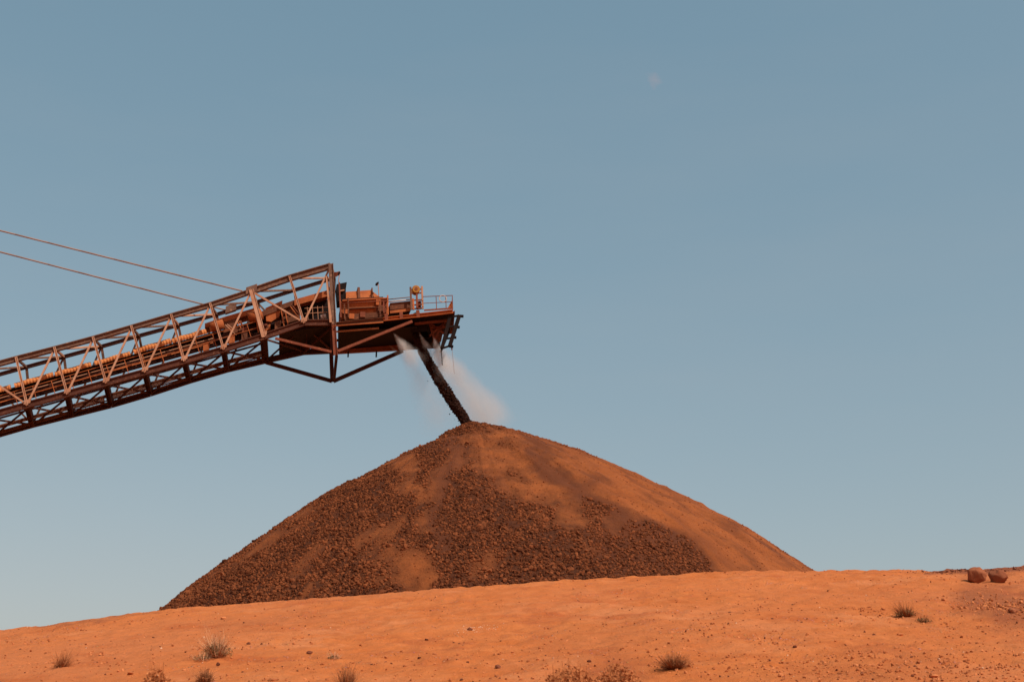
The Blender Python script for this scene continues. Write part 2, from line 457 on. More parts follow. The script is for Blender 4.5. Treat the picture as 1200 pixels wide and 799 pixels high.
# rock library: jittered icosahedra
_t = (1 + 5 ** .5) / 2
ICO = np.array([(-1, _t, 0), (1, _t, 0), (-1, -_t, 0), (1, -_t, 0), (0, -1, _t), (0, 1, _t), (0, -1, -_t), (0, 1, -_t), (_t, 0, -1), (_t, 0, 1), (-_t, 0, -1), (-_t, 0, 1)]) / math.hypot(1, _t)
ICF = np.array([(0, 11, 5), (0, 5, 1), (0, 1, 7), (0, 7, 10), (0, 10, 11), (1, 5, 9), (5, 11, 4), (11, 10, 2), (10, 7, 6), (7, 1, 8), (3, 9, 4), (3, 4, 2), (3, 2, 6), (3, 6, 8), (3, 8, 9), (4, 9, 5), (2, 4, 11), (6, 2, 10), (8, 6, 7), (9, 8, 1)])
def rocks(name, pos, size, mat, parent=None, loc=(0, 0, 0), tone=None, flat=.75):
    n = len(pos)
    base = ICO[None] * (1 + .32 * (RNG.random((n, 12, 1)) - .5) * 2)
    base = base * (np.array([1, .8, flat]) * (1 + .35 * (RNG.random((n, 1, 3)) - .5)))
    q = RNG.normal(size=(n, 4)); q[:, 1:3] *= .45; q /= np.linalg.norm(q, axis=1)[:, None]
    w, x, y, z = q.T
    Rm = np.stack([np.stack([1 - 2 * (y * y + z * z), 2 * (x * y - z * w), 2 * (x * z + y * w)], -1), np.stack([2 * (x * y + z * w), 1 - 2 * (x * x + z * z), 2 * (y * z - x * w)], -1), np.stack([2 * (x * z - y * w), 2 * (y * z + x * w), 1 - 2 * (x * x + y * y)], -1)], 1)
    v = np.einsum('nij,nkj->nki', Rm, base) * size[:, None, None] + pos[:, None, :] - np.array(loc)
    f = (ICF[None] + (np.arange(n) * 12)[:, None, None]).reshape(-1, 3)
    tn = np.repeat(RNG.random(n) if tone is None else tone, 12)
    return link_np(name, v.reshape(-1, 3), f, mat, parent, False, {'tone': tn}, loc if parent is None else (0, 0, 0))

def pile_points(n, amin=-math.pi, amax=math.pi, rmax=46, p=.5):
    r = rmax * RNG.random(n) ** p; a = amin + (amax - amin) * RNG.random(n)
    x = APEX.x + r * np.cos(a); y = APEX.y + r * np.sin(a); z = APEX.z - pile_drop(r, a)
    return x, y, z, r, a
x1, y1, z1, r1, az1 = pile_points(560000, -math.pi - .35, .35)
x2, y2, z2, r2, az2 = pile_points(7000, 0, 2 * math.pi, 9, .75)
x3, y3, z3, r3, az3 = pile_points(5000, .3, math.pi - .3)
xs = np.concatenate([x1, x2, x3]); ys = np.concatenate([y1, y2, y3]); zs = np.concatenate([z1, z2, z3]); rs_ = np.concatenate([r1, r2, r3])
fm, sm = pile_masks(xs, ys, zs)
cl = fbm(xs * 1.1, ys * 1.1, 91, 3)
ppx, ppy = project(xs, ys, zs)
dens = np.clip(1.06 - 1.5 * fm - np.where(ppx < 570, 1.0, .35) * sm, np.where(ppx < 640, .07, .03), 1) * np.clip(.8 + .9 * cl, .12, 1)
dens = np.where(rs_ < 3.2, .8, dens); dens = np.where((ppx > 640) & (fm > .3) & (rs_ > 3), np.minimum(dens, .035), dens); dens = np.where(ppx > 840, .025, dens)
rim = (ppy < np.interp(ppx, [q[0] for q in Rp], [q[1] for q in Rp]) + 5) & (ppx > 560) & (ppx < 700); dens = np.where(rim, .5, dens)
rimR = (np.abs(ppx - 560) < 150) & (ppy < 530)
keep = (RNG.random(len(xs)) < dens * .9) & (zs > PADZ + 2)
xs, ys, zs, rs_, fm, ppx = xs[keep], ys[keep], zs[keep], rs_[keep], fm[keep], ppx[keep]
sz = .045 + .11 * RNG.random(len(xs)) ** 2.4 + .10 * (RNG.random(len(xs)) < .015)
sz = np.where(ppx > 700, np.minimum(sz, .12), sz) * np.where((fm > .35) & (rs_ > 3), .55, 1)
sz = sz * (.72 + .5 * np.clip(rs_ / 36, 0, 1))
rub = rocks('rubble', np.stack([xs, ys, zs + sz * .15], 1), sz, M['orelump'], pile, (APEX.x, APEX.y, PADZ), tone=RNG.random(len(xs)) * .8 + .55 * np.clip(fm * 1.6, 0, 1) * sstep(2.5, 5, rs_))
tag(rub, kind='stuff', label='loose lumps of ore lying on the slope')
print('rubble', len(xs))

# ------------------------------------------------------------------ stacker
BN = lambda x, y: P(x, y, 0.0)
OT0, OT1, OB1 = 0.9, 4.3, 5.8          # depth of near top, far top and far bottom chords
bot = [(32, 474.5), (79, 461.5), (124.5, 448.7), (170, 436), (216, 423), (262, 409.5), (309, 394.5), (356, 378.5), (390, 378)]
top = [(19.6, 420.5), (64.5, 409), (109.6, 397), (154.5, 384), (201, 370.5), (246.5, 357.5), (294.5, 341.5), (339.5, 326), (387.5, 312)]
fbot = [(38, 497.5), (84, 486), (130, 474.5), (176, 457 + 4), (222, 443.5 + 2.5), (266, 433), (311, 422.5), (356, 412.5), (388, 411)]
ftop = [(31, 430), (75, 418), (119, 406), (163, 393.5), (209, 381), (254, 368.5), (301, 354), (345, 340), (391, 326)]
Bn = [P(a, b, 0) for a, b in bot]; Tn = [P(a, b, OT0) for a, b in top]
Bf = [P(a, b, OB1) for a, b in fbot]; Tf = [P(a, b, OT1) for a, b in ftop]
BAYS = 17
def extend(L):
    d = (L[5] - L[0]) / 5; d.z = (Bn[5] - Bn[0]).z / 5; d.x = (Bn[5] - Bn[0]).x / 5; d.y = (Bn[5] - Bn[0]).y / 5
    return [L[0] - d * k for k in range(BAYS, 0, -1)] + L
Bn, Tn, Bf, Tf = map(extend, (Bn, Tn, Bf, Tf))
K0 = BAYS                                # index of the first traced node
piv = (Bn[1] + Bf[1]) / 2
ORG = Vector((piv.x, piv.y, PADZ))
st = bpy.data.objects.new('stacker', None); COL.objects.link(st); st.location = ORG
tag(st, 'rusty red lattice boom stacker with covered belt and head platform above the ore heap', 'conveyor stacker')
def part(name, mb, mat, smooth=False, label=None, parent=None):
    return mb.build(name, mat, parent or st, smooth, label)

def chord(name, pts, w, h, mat, prof='I', t=.07):
    mb = MB()
    for a, b in zip(pts, pts[1:]):
        e = (b - a).normalized() * .004
        mb.beam(a + e, b - e, w, h, NRM, prof, t)
    return part(name, mb, mat)
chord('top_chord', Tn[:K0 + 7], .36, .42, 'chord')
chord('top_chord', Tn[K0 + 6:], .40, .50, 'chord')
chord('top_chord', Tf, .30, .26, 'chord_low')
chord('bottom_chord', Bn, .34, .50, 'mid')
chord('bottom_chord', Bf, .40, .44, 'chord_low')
# near and far side posts, diagonals, floor beams, top struts
nB = len(Bn)
for i in range(nB - 1):
    k = i - K0
    heavy = (k == 6)
    a, b = Tn[i], Bn[i]; ax = (b - a).normalized()
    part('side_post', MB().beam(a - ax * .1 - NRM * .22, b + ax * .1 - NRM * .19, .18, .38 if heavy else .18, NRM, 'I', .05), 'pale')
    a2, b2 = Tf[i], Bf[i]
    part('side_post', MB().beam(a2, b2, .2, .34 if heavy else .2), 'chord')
    # floor beam and its gusset
    ff = Bf[i] - Bn[i]
    part('floor_beam', MB().beam(Bn[i] + ff * .035, Bf[i] - ff * .03, .22, .62 if heavy or k == 7 else .42, Vector((0, 0, 1)), 'I', .05) if False else
         MB().beam(Bn[i] + ff * .035, Bf[i] - ff * .03, .46, .56 if (heavy or k == 7) else .40, Vector((0, 0, 1)), 'I', .05), 'chord_low')
    part('top_strut', MB().beam(Tn[i] + (Tf[i] - Tn[i]) * .06, Tf[i] - (Tf[i] - Tn[i]) * .05, .16, .16, Vector((0, 0, 1))), 'pale' if k % 3 == 1 else 'chord')
    part('gusset', MB().box(Bn[i] - NRM * .20 + Vector((0, 0, .22)), 0.5, .04, .34, X=(Bn[min(i + 1, nB - 1)] - Bn[max(i - 1, 0)]).normalized()), 'pale')
    if i < nB - 1:
        j = i + 1
        # Warren web: rises to the next top node, mirrored in the fork bay
        if k == 6: s_, e_ = Tn[i], Bn[j]
        elif k == -1: s_, e_ = Tn[i], Bn[j]
        else: s_, e_ = Bn[i], Tn[j]
        d = (e_ - s_).normalized()
        part('diagonal_brace', MB().beam(s_ + d * .35 - NRM * .10, e_ - d * .35 - NRM * .10, .12, .145), 'pale')
        s2, e2 = (Tf[i], Bf[j]) if k in (6, -1) else (Bf[i], Tf[j])
        part('diagonal_brace', MB().beam(s2, e2, .12, .14), 'chord')
        # wind bracing in the floor and in the roof
        if k < 8:
            part('floor_brace', MB().beam(Bn[i] + ff * .05 + Vector((0, 0, -.06)), Bf[j] - (Bf[j] - Bn[j]) * .05 + Vector((0, 0, -.06)), .12, .12), 'mid')
            part('floor_brace', MB().beam(Bn[j] + (Bf[j] - Bn[j]) * .05 + Vector((0, 0, -.2)), Bf[i] - ff * .05 + Vector((0, 0, -.2)), .12, .12), 'chord_low')
        part('roof_brace', MB().beam(Tn[i] + (Tf[j] - Tn[i]) * .05, Tf[j] - (Tf[j] - Tn[i]) * .04, .12, .14), 'pale' if k % 3 == 1 else 'chord')

# gusset pads where the stay ropes take hold of the top chord
for c in (Tn[K0 + 6], Tf[K0 + 5] + (Tf[K0 + 6] - Tf[K0 + 5]) * .35):
    part('rope_anchor', MB().box(c + Vector((0, 0, .12)), .95, .46, .62, X=(Tn[K0 + 6] - Tn[K0 + 5]).normalized()), 'chord')

# the belt on its stringers, wind guard, walkway
def lane(px0, py0, px1, py1, off):
    a, b = P(px0, py0, off), P(px1, py1, off); d = (b - a) / (px1 - px0)
    return lambda x: a + d * (x - px0)
guard = lane(0, 456.5, 247, 386.5, 1.75)
strg = lane(0, 463, 247, 393.5, 2.25)
XL = -720
upn = lambda f: (f(1) - f(0)).normalized()
U = NRM.cross(upn(guard)); U = U if U.z > 0 else -U
xr = XL
seg = 46
random.seed(3)
while xr < 247:
    xe = min(xr + seg - random.choice((1.2, 1.5, 4)), 248)
    A, B = guard(xr), guard(xe); Lw = (B - A).length; n = int(Lw / .055)
    hgt = .46 + random.uniform(-.08, .08); mb = MB(); dz = random.uniform(-.05, .05)
    i0 = 0
    for q in range(n + 1):
        t = q / n; w = math.sin(q * 2 * math.pi / 4.4) * .03 + .05 * math.sin(q * .21 + xr)
        p = A + (B - A) * t - NRM * w + U * dz
        lean = NRM * .16
        mb.v += [p - U * hgt / 2, p + U * hgt / 2 + lean, p + U * hgt / 2 + lean + NRM * .02, p - U * hgt / 2 + NRM * .02]
        if q:
            b0 = 4 * (q - 1); b1 = 4 * q
            for c in range(4):
                mb.f.append((b0 + c, b1 + c, b1 + (c + 1) % 4, b0 + (c + 1) % 4))
    mb.f += [(3, 2, 1, 0), (4 * n, 4 * n + 1, 4 * n + 2, 4 * n + 3)]
    part('wind_guard', mb, 'guard', True)
    xr += seg
# belt (carrying and return strand) and stringers run up into the head
mid = 3.0
bl = lane(0, 462, 330, 371, mid)
mb = MB()
for zz, w in ((0, 1.5), (-.78, 1.4)):
    mb.beam(bl(XL) + U * zz, bl(330) + U * zz, w, .06)
part('conveyor_belt', mb, 'rubber')
for off in (2.2, 3.9):
    f = lane(0, 464, 330, 372.5, off)
    part('stringer', MB().beam(f(XL) - U * .25, f(330) - U * .25, .12, .34, NRM, 'C', .03), 'chord_low')
    part('stringer', MB().beam(f(XL) - U * .76, f(330) - U * .76, .12, .16, NRM, 'C', .03), 'chord_low')
f = lane(0, 464, 330, 372.5, 2.3); f2 = lane(0, 464, 330, 372.5, 3.85)
x = XL
mb = MB()
while x < 330:
    p, q = f(x), f2(x)
    mb.beam(p - U * .8, p + U * .1, .1, .12); mb.tube(p - U * .74, q - U * .74, .07, 8)
    x += 15.3
part('idler_row', mb, 'chord_low')
mb = MB()
A, B = f(XL) - U * .42 + NRM * .1, f(330) - U * .42 + NRM * .1
part('shade_plate', MB().beam(A, B, .03, .5), 'black')  # deep shade under the belt, put in as a black plate
# spillage plate: the deck under the belt
# walkway grating along the near chord and its handrail
wf = lane(0, 484.5, 309, 394.0, .75)
mb = MB(); mb.beam(wf(XL) - NRM * .32, wf(309) - NRM * .32, .05, .14); mb.beam(wf(XL) + NRM * .32, wf(309) + NRM * .32, .05, .14)
x = XL
while x < 309:
    p = wf(x); mb.beam(p - NRM * .3, p + NRM * .3, .03, .03, Vector((0, 0, 1))); x += 2.3
for o in np.linspace(-.27, .27, 8): mb.beam(wf(XL) + NRM * o, wf(309) + NRM * o, .012, .04)
part('walkway_grating', mb, 'brown')
mb = MB()
for hh in (.75, 1.3): mb.tube(wf(XL) - NRM * .30 + U * hh, wf(309) - NRM * .30 + U * hh, .028, 6)
x = XL + 6
while x < 309:
    p = wf(x) - NRM * .30; mb.tube(p, p + U * 1.3, .032, 6); x += 21
part('handrail', mb, 'orange')
for off_, dy_, r_, m_ in ((1.15, 471.5, .05, 'orange'), (1.3, 466.5, .035, 'pale')):
    pf = lane(0, dy_, 247, dy_ - 69.3, off_)
    part('water_pipe', MB().tube(pf(XL), pf(250), r_, 8), m_, True)
# cable trays: open ladders seen through the floor
for off, dy in ((4.7, 0), (3.3, 0)):
    t = (off - 0) / OB1
    A = Bn[0] + (Bf[0] - Bn[0]) * t - Vector((0, 0, .05)); B = Bn[K0 + 6] + (Bf[K0 + 6] - Bn[K0 + 6]) * t - Vector((0, 0, .05))
    mb = MB(); d = (B - A)
    for o in (-.3, .3): mb.beam(A + NRM * o, B + NRM * o, .04, .11)
    nn = int(d.length / .3)
    for q in range(nn): p = A + d * (q / nn); mb.beam(p - NRM * .3, p + NRM * .3, .03, .03, Vector((0, 0, 1)))
    part('cable_tray', mb, 'brown')
# long conduit on the far bottom chord, sunlit look painted in with pale grey
for q in range(0, K0 + 6):
    A, B = Bf[q] - NRM * .5 + U * .42, Bf[q + 1] - NRM * .5 + U * .42; e = (B - A).normalized() * (.1 + .25 * (q % 3 == 0))
    if q >= K0 - 3: part('conduit', MB().beam(A + e, B - e, .14, .2), 'white')
for t_ in (.30, .62):
    A = [Bn[q] + (Bf[q] - Bn[q]) * t_ + Vector((0, 0, .1)) for q in (0, K0 + 6)]
    part('floor_stringer', MB().beam(A[0], A[1], .1, .14, NRM, 'I', .03), 'chord_low')

# ---- equipment inside the last three bays
part('feed_hopper', MB().prism([(311, 361), (331, 352), (327, 371), (318, 377), (312, 376)], 2.0, 4.0), 'orange')
part('belt_cover', MB().prism([(303, 366), (345, 351.5), (345, 357), (304, 372)], 1.9, 4.1), 'brown')
part('belt_cover', MB().prism([(345, 351), (384, 340), (384, 347), (345, 358)], 1.7, 4.2), 'orange')
part('gear_box', MB().prism([(329, 358), (350, 352.5), (352, 374), (331, 380)], 2.3, 3.9), 'brown')
part('gear_box', MB().prism([(352, 358), (388, 350), (388, 374), (356, 376)], 2.6, 4.2), 'black')
part('motor', MB().tube(P(247, 384, 1.9), P(262, 379.5, 1.9), .42, 14), 'orange', True)
part('motor', MB().tube(P(291, 373, 1.8), P(307, 368, 1.8), .48, 14), 'orange', True)
part('gear_box', MB().prism([(262, 378), (278, 373), (278, 385), (262, 390)], 2.1, 3.9), 'brown')
part('belt_cover', MB().prism([(240, 384), (298, 367), (298, 361), (262, 371.5), (240, 379)], 2.2, 3.8), 'orange')
part('tank', MB().tube(P(376, 372, .8), P(382, 370.5, .8), .22, 12), 'white', True)
mb = MB()
for xx in (361, 367, 373, 379): mb.tube(P(xx, 376 - (xx - 361) * .05, .5), P(xx - 1, 360 - (xx - 361) * .1, .5), .028, 6)
for yy in (361, 367): mb.tube(P(357, yy + .4, .5), P(384, yy - 1.2, .5), .026, 6)
part('handrail', mb, 'pale')
part('ladder', MB().beam(P(334, 363, .6), P(338, 383, .6), .06, .08).beam(P(329.5, 364, .6), P(333.5, 384.5, .6), .06, .08), 'orange')
part('light_pole', MB().beam(P(300, 372, .5), P(303, 390, .5), .07, .09), 'orange')
rc = random.Random(5)
for k in range(16):
    xx = rc.uniform(252, 345); yb = 372.5 + (330 - xx) * .28 + rc.uniform(-6, 7); w_, h_ = rc.uniform(3, 8), rc.uniform(2, 6); o_ = rc.uniform(1.2, 2.0)
    part('machinery_cover', MB().prism([(xx, yb), (xx + w_, yb - .3 * w_), (xx + w_, yb - .3 * w_ + h_), (xx, yb + h_)], o_, o_ + rc.uniform(.3, .7)), rc.choice(('orange', 'brown', 'rust', 'black', 'brown')))
for k in range(7):
    xx = rc.uniform(250, 345); yb = 368 + (330 - xx) * .28; q_ = rc.uniform(-4, 4)
    part('pipe', MB().tube(P(xx, yb - 6, 1.2), P(xx + q_ + 9, yb + 4 + rc.uniform(-4, 6), 1.5), .05, 6), rc.choice(('orange', 'pale', 'rust')), True)
for xx in (238, 268, 283, 322):
    yb = 415.5 - (xx - 238) * .30 - 4
    part('equipment_box', MB().prism([(xx, yb - 9), (xx + 7, yb - 11), (xx + 7, yb), (xx, yb + 2)], .9, 1.7), random.choice(('orange', 'brown')))

# ---- head portal and king posts
part('portal_post', MB().beam(P(387.6, 309, .45), P(391.2, 380, -.12), .3, .4, NRM, 'I', .05), 'chord')
part('portal_post', MB().beam(P(383, 324, .5), P(387.5, 378, -.25), .16, .20), 'pale')
part('portal_post', MB().beam(P(391, 380, -.1), P(393.2, 416, -.1), .28, .34, NRM, 'I', .05), 'rust')
part('portal_post', MB().beam(P(388, 376, .5), P(389.5, 416, .5), .3, .26), 'chord_low')
part('portal_post', MB().beam(Tf[-1], Bf[-1], .3, .36), 'chord_low')
part('portal_post', MB().beam(P(397.5, 331, .2), P(399.5, 372, .1), .12, .12), 'rust')
part('portal_beam', MB().beam(Tn[-1] + NRM * .3, Tf[-1], .3, .36, Vector((0, 0, 1))), 'chord')
part('king_post', MB().beam(P(388, 412, OB1 + .1), P(389.3, 447, OB1 + .1), .34, .32), 'chord_low')
part('king_strut', MB().beam(P(311.5, 424.5, OB1), P(389, 446.5, OB1), .3, .28), 'chord_low')
part('king_strut', MB().beam(P(391, 446.5, OB1), P(472, 411, OB1), .3, .30), 'chord_low')
part('king_strut', MB().beam(P(394.5, 416, .3), P(391.5, 445.5, OB1 - .2), .22, .2), 'chord_low')
part('king_strut', MB().beam(P(322.5, 396.5, -.1), P(388.5, 412.3, -.1), .16, .2), 'rust')
part('king_strut', MB().beam(P(396, 411.5, -.1), P(483, 376.6, .1), .17, .22), 'rust')
part('floor_beam', MB().beam(P(392.5, 414.5, .2), P(390, 413, OB1), .3, .3, Vector((0, 0, 1)), 'I', .05), 'chord_low')

# ---- head platform
def quad_plate(pts, th=.06):
    mb = MB(); mb.quadring([p for p in pts], [p + Vector((0, 0, th)) for p in pts]); return mb
part('deck_plate', quad_plate([P(396, 379.5, .15), P(531, 366.8, .15), P(529, 391, 5.4), P(396, 403, 5.4)]), 'black')  # deck underside: its shade is painted in as black
part('edge_beam', MB().beam(P(449, 374.2, 0), P(531, 365.0, 0), .2, .31, NRM, 'C', .04), 'orange')
part('edge_beam', MB().beam(P(394, 380, .02), P(449, 374.6, .02), .2, .34, NRM, 'C', .04), 'brown')
part('toe_board', MB().beam(P(497, 363.6, .05), P(531, 361.2, .05), .04, .14), 'rust')
part('edge_beam', MB().beam(P(531, 365, .1), P(529, 391, 5.4), .2, .3, Vector((0, 0, 1)), 'I', .04), 'rust')
part('pipe', MB().tube(P(390, 382.2, -.3), P(449, 377.6, -.3), .05, 8), 'orange', True)
part('inner_beam', MB().beam(P(392, 388.8, .9), P(444, 384.6, .9), .1, .14), 'pale')
part('inner_beam', MB().beam(P(392, 399, 3.9), P(480, 392, 3.9), .16, .2, NRM, 'I', .04), 'chord_low')
part('head_beam', MB().beam(P(391, 411.5, OB1), P(474, 406.8, OB1), .36, .5, NRM, 'I', .06), 'rust')
part('head_beam', MB().beam(P(474, 406.8, OB1), P(516, 404.5, OB1), .36, .44, NRM, 'I', .06), 'black')
for xx in (408, 441): part('bracket', MB().box(P(xx, 415, OB1 - .1), .12, .2, .5), 'black')
# under-deck chute body: closed plates, shade of the underside put into their black
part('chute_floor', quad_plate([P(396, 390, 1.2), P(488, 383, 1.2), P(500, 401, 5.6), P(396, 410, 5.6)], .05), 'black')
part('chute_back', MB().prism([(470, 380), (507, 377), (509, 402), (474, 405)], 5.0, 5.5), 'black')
for xx in (372, 345):
    pass
part('fork_floor', quad_plate([P(327, 391.0, .3), P(356, 381.5, .3), P(389, 381, .3), P(389, 407.5, 5.4), P(356, 408.5, 5.4), P(327, 416, 5.4)], .05), 'black')  # shaded floor of the fork bay, darkness set by colour
mb = MB()
for (a, b) in (((476, 378), (486, 397)), ((497, 376), (503, 396))):
    mb.quadring([P(*a, 1.9), P(*b, 2.3), P(*b, 3.9), P(*a, 4.3)], [p + TAN * .08 for p in (P(*a, 1.9), P(*b, 2.3), P(*b, 3.9), P(*a, 4.3))])
mb.quadring([P(476, 378, 4.3), P(497, 376, 4.3), P(503, 396, 3.9), P(486, 397, 3.9)], [p + NRM * .08 for p in (P(476, 378, 4.3), P(497, 376, 4.3), P(503, 396, 3.9), P(486, 397, 3.9))])
mb.quadring([P(476, 378, 1.8), P(497, 376, 1.8), P(502, 388, 2.0), P(482, 389, 2.0)], [p + NRM * .08 for p in (P(476, 378, 1.8), P(497, 376, 1.8), P(502, 388, 2.0), P(482, 389, 2.0))])
part('discharge_chute', mb, 'black')
part('head_pulley', MB().tube(P(489, 373, 2.0), P(489, 373, 2.0) + NRM * 2.2, .55, 18), 'black', True)
# red bracing behind the chute
part('liner_plate', MB().prism([(504, 374), (523, 371), (517, 400), (508, 402)], 3.2, 3.35), 'brown')
for a, b in (((502, 378), (522, 392)), ((503, 394), (524, 376)), ((505, 384), (523, 383)), ((508, 401), (523, 372)), ((502, 375), (510, 402))):
    part('chute_brace', MB().beam(P(*a, 2.5), P(*b, 2.5), .12, .16), 'rust')
part('inner_beam', MB().beam(P(486, 379.5, 1.2), P(527, 375.5, 1.2), .14, .2, NRM, 'I', .03), 'rust')
# outboard frame at the very end
part('end_frame', MB().beam(P(527.5, 370, .3), P(518, 408, .3), .3, .28), 'black')
part('end_frame', MB().beam(P(525.5, 390, 4.6), P(516.5, 412, 3.0), .2, .2), 'black')
for off in (.35, 2.2):
    part('deflector', MB().beam(P(538.3, 369.5, off), P(527, 405.5, off), .3, .32), 'black')
mb = MB()
for a, b in (((530, 371), (537, 370)), ((525.5, 383), (534, 382)), ((521, 397), (529.5, 396)), ((517.5, 408.3), (528, 405))):
    mb.beam(P(*a, .35), P(*b, .35), .16, .14)
mb.beam(P(538.3, 370, .3), P(538.3, 370, 2.3), .14, .14); mb.beam(P(527, 405, .3), P(527, 405, 2.3), .14, .14); mb.beam(P(525.5, 383, .35), P(520.5, 397, .35), .12, .1)
part('deflector_frame', mb, 'black')
for a in ((541, 370.5), (536.6, 383.3), (532.6, 395.3), (529, 405.8)):
    part('deflector_bolt', MB().tube(P(*a, .35) - TAN * .18, P(*a, .35) + TAN * .15, .13, 8), 'black')
part('hanging_chain', MB().tube(P(517, 407, .8), P(518.3, 428, .8), .035, 6), 'black')
part('hanging_rope', MB().tube(P(529.3, 405, .4), P(532.5, 438, .4), .016, 6), 'rope')
part('hanging_rope', MB().tube(P(529, 403, .4), P(529.6, 410, .4), .06, 6), 'rust')

# ---- head house: side wall, hood, dark flared box
part('side_wall', MB().prism([(400, 353.5), (455, 350.5), (455, 369), (400, 374.5)], .9, 4.4), 'orange')
part('wall_panel', MB().prism([(407, 355), (439, 353.5), (438, 360), (409, 361.5)], .82, .897), 'orange')
part('wall_panel', MB().prism([(409, 363), (438, 361), (438, 366.5), (410, 368)], .84, .897), 'orange')
part('wall_ledge', MB().beam(P(401, 353.2, .72), P(455, 350.2, .72), .5, .09), 'orange')
part('wall_ledge', MB().beam(P(405, 362, .7), P(439, 360.2, .7), .35, .08), 'brown')
part('wall_skirt', MB().prism([(404, 368.5), (449, 365.2), (449, 371), (404, 375.5)], .55, .89), 'brown')
part('wall_panel', MB().prism([(441, 353.5), (453, 352.5), (453, 366), (441, 367)], .8, .897), 'rust')
hood = MB()
fo = [(405.5, 351), (406, 339.5), (435, 337.3), (447, 348.6), (447, 349.5)]
A = [P(x, y, 1.3) for x, y in fo]; B = [p + NRM * 2.9 for p in A]
A2 = [A[0], A[1] + NRM * .55, A[2] + NRM * .55, A[3] + NRM * .1, A[4]]; B2 = [B[0], B[1] - NRM * .55, B[2] - NRM * .55, B[3] - NRM * .1, B[4]]
hood.quadring(A2, B2)
hd = part('pulley_hood', hood, 'orange')
for xx, yt, w in ((420.3, 336.2, .2), (436, 336.8, .1)):
    a, b = P(xx, yt + 1.5, 1.82), P(xx + .6, 350.8, 1.2)
    mb = MB().beam(a, b, .14, w); mb.beam(a + Vector((0, 0, .03)), a + NRM * 1.9 + Vector((0, 0, .03)), .12, w, Vector((0, 0, 1)))
    part('hood_rib', mb, 'brown', parent=hd)
part('hood_sill', MB().beam(P(402, 351.3, 1.15), P(449, 349, 1.15), .2, .13), 'chord_low')
part('belt_box', MB().prism([(394.5, 333), (406.5, 330.6), (405.3, 339), (405, 352), (396, 353)], 1.8, 3.6), 'black')
part('box_lip', MB().beam(P(398, 341.2, 1.7), P(403.5, 340.2, 1.7), .2, .1), 'pale')
for xx, y0, y1, m_ in ((408, 349, 372, 'brown'), (445, 351, 368, 'brown'), (454.3, 346, 369, 'orange'), (403.5, 356, 374, 'brown'), (449.5, 352, 367, 'rust')):
    part('rail_post', MB().beam(P(xx, y0, .45), P(xx + .5, y1, .4), .09, .11), m_)
part('hand_rail', MB().tube(P(397, 355.5, .4), P(455, 352.2, .4), .04, 8), 'rust', True)
part('hand_rail', MB().tube(P(397, 362.5, .4), P(455, 359.2, .4), .025, 8), 'brown', True)
for xx, yy, m_ in ((404.5, 365, 'orange'), (412, 371, 'orange'), (443.5, 355, 'orange'), (446, 362, 'brown'), (425, 369, 'rust')):
    part('junction_box', MB().box(P(xx, yy, .55), .42, .3, .45), m_)
for (px, py) in ((397.2, 319.2), (442.2, 331.2)):
    base = (396.5, 331) if px < 420 else (444, 348)
    lp = part('floodlight_pole', MB().tube(P(*base, 1.0), P(px + .8, py + 1, 1.0), .035, 6), 'pale')
    part('floodlight', MB().prism([(px - 2, py + .8), (px + 1.2, py - 1.3), (px + 1.8, py + .2), (px - .6, py + 1.9)], .8, 1.25), 'black', parent=lp)
part('sheave', MB().tube(P(393.5, 321.5, .7), P(393.5, 321.5, 1.1), .2, 12), 'rust')
part('sheave_arm', MB().beam(P(390, 321, .9), P(398, 318.8, .9), .12, .11), 'rust')

# ---- switch box, winch frame, handrails on the deck
part('switch_box', MB().prism([(457, 355), (481, 352.6), (481, 364.5), (457, 368)], 1.0, 2.8), 'brown')
part('box_skirt', MB().beam(P(457, 366, .9), P(481, 363, .9), .12, .22), 'orange')
part('pale_rail', MB().tube(P(455, 353.6, .85), P(481, 351, .85), .055, 8), 'white', True)
part('hand_rail', MB().tube(P(455, 350.8, .4), P(481, 348.2, .4), .04, 8), 'chord', True)
for a, b, m_ in (((481, 336.5), (482.6, 365)), ((494.5, 335.5), (495.6, 364))) and (((481, 336.5), (482.2, 363), 'chord'), ((494.5, 335.5), (495.4, 362), 'pale'), ((484, 350), (484.6, 363), 'orange'), ((488.3, 343), (488.7, 361), 'rust')):
    part('winch_post', MB().beam(P(*a, .5), P(*b, .4), .13, .15), m_)
for a, b in (((481, 339.5), (495, 338.8)), ((481, 343.8), (495, 343.2)), ((482, 352), (495, 351.2)), ((482, 357.5), (495, 356.7)), ((482, 362), (495, 361.2))):
    part('winch_rail', MB().beam(P(*a, .5), P(*b, .5), .1, .1), 'rust')
part('winch_plate', MB().prism([(488.6, 353), (493.5, 352.6), (493.5, 362), (488.6, 362.6)], .7, .8), 'rust')
dr = MB(); c0 = P(487.7, 338.6, .35)
prof = [(.30, 0), (.345, .04), (.345, .16), (.2, .2), (.2, .5), (.345, .54), (.345, .66), (.3, .7)]
for (ra, oa), (rb, ob) in zip(prof, prof[1:]):
    dr.tube(c0 + NRM * oa, c0 + NRM * (ob + 1e-3), ra, 20, rb)
drum = part('winch_drum', dr, 'yellow')
part('drum_hub', MB().tube(c0 - NRM * .05, c0 + NRM * .02, .12, 12), 'rust', parent=drum)
mb = MB()
for off in (.15, 5.2):
    sh = off * 5.0 - .5
    for yy0, yy1, r in ((347.4, 346.0, .033), (355.2, 353.4, .028)):
        mb.tube(P(495.5, yy0 + sh, off), P(530, yy1 + sh, off), r, 6)
    for xx in (511, 522.3, 530):
        mb.tube(P(xx, 346.8 - (xx - 500) * .03 + sh, off), P(xx + .6, 363.5 - (xx - 500) * .07 + sh, off), .033, 6)
for yy in (346, 353.4): mb.tube(P(530, yy, .15), P(530, yy + 25, 5.2), .028, 6)
part('handrail', mb, 'rust')
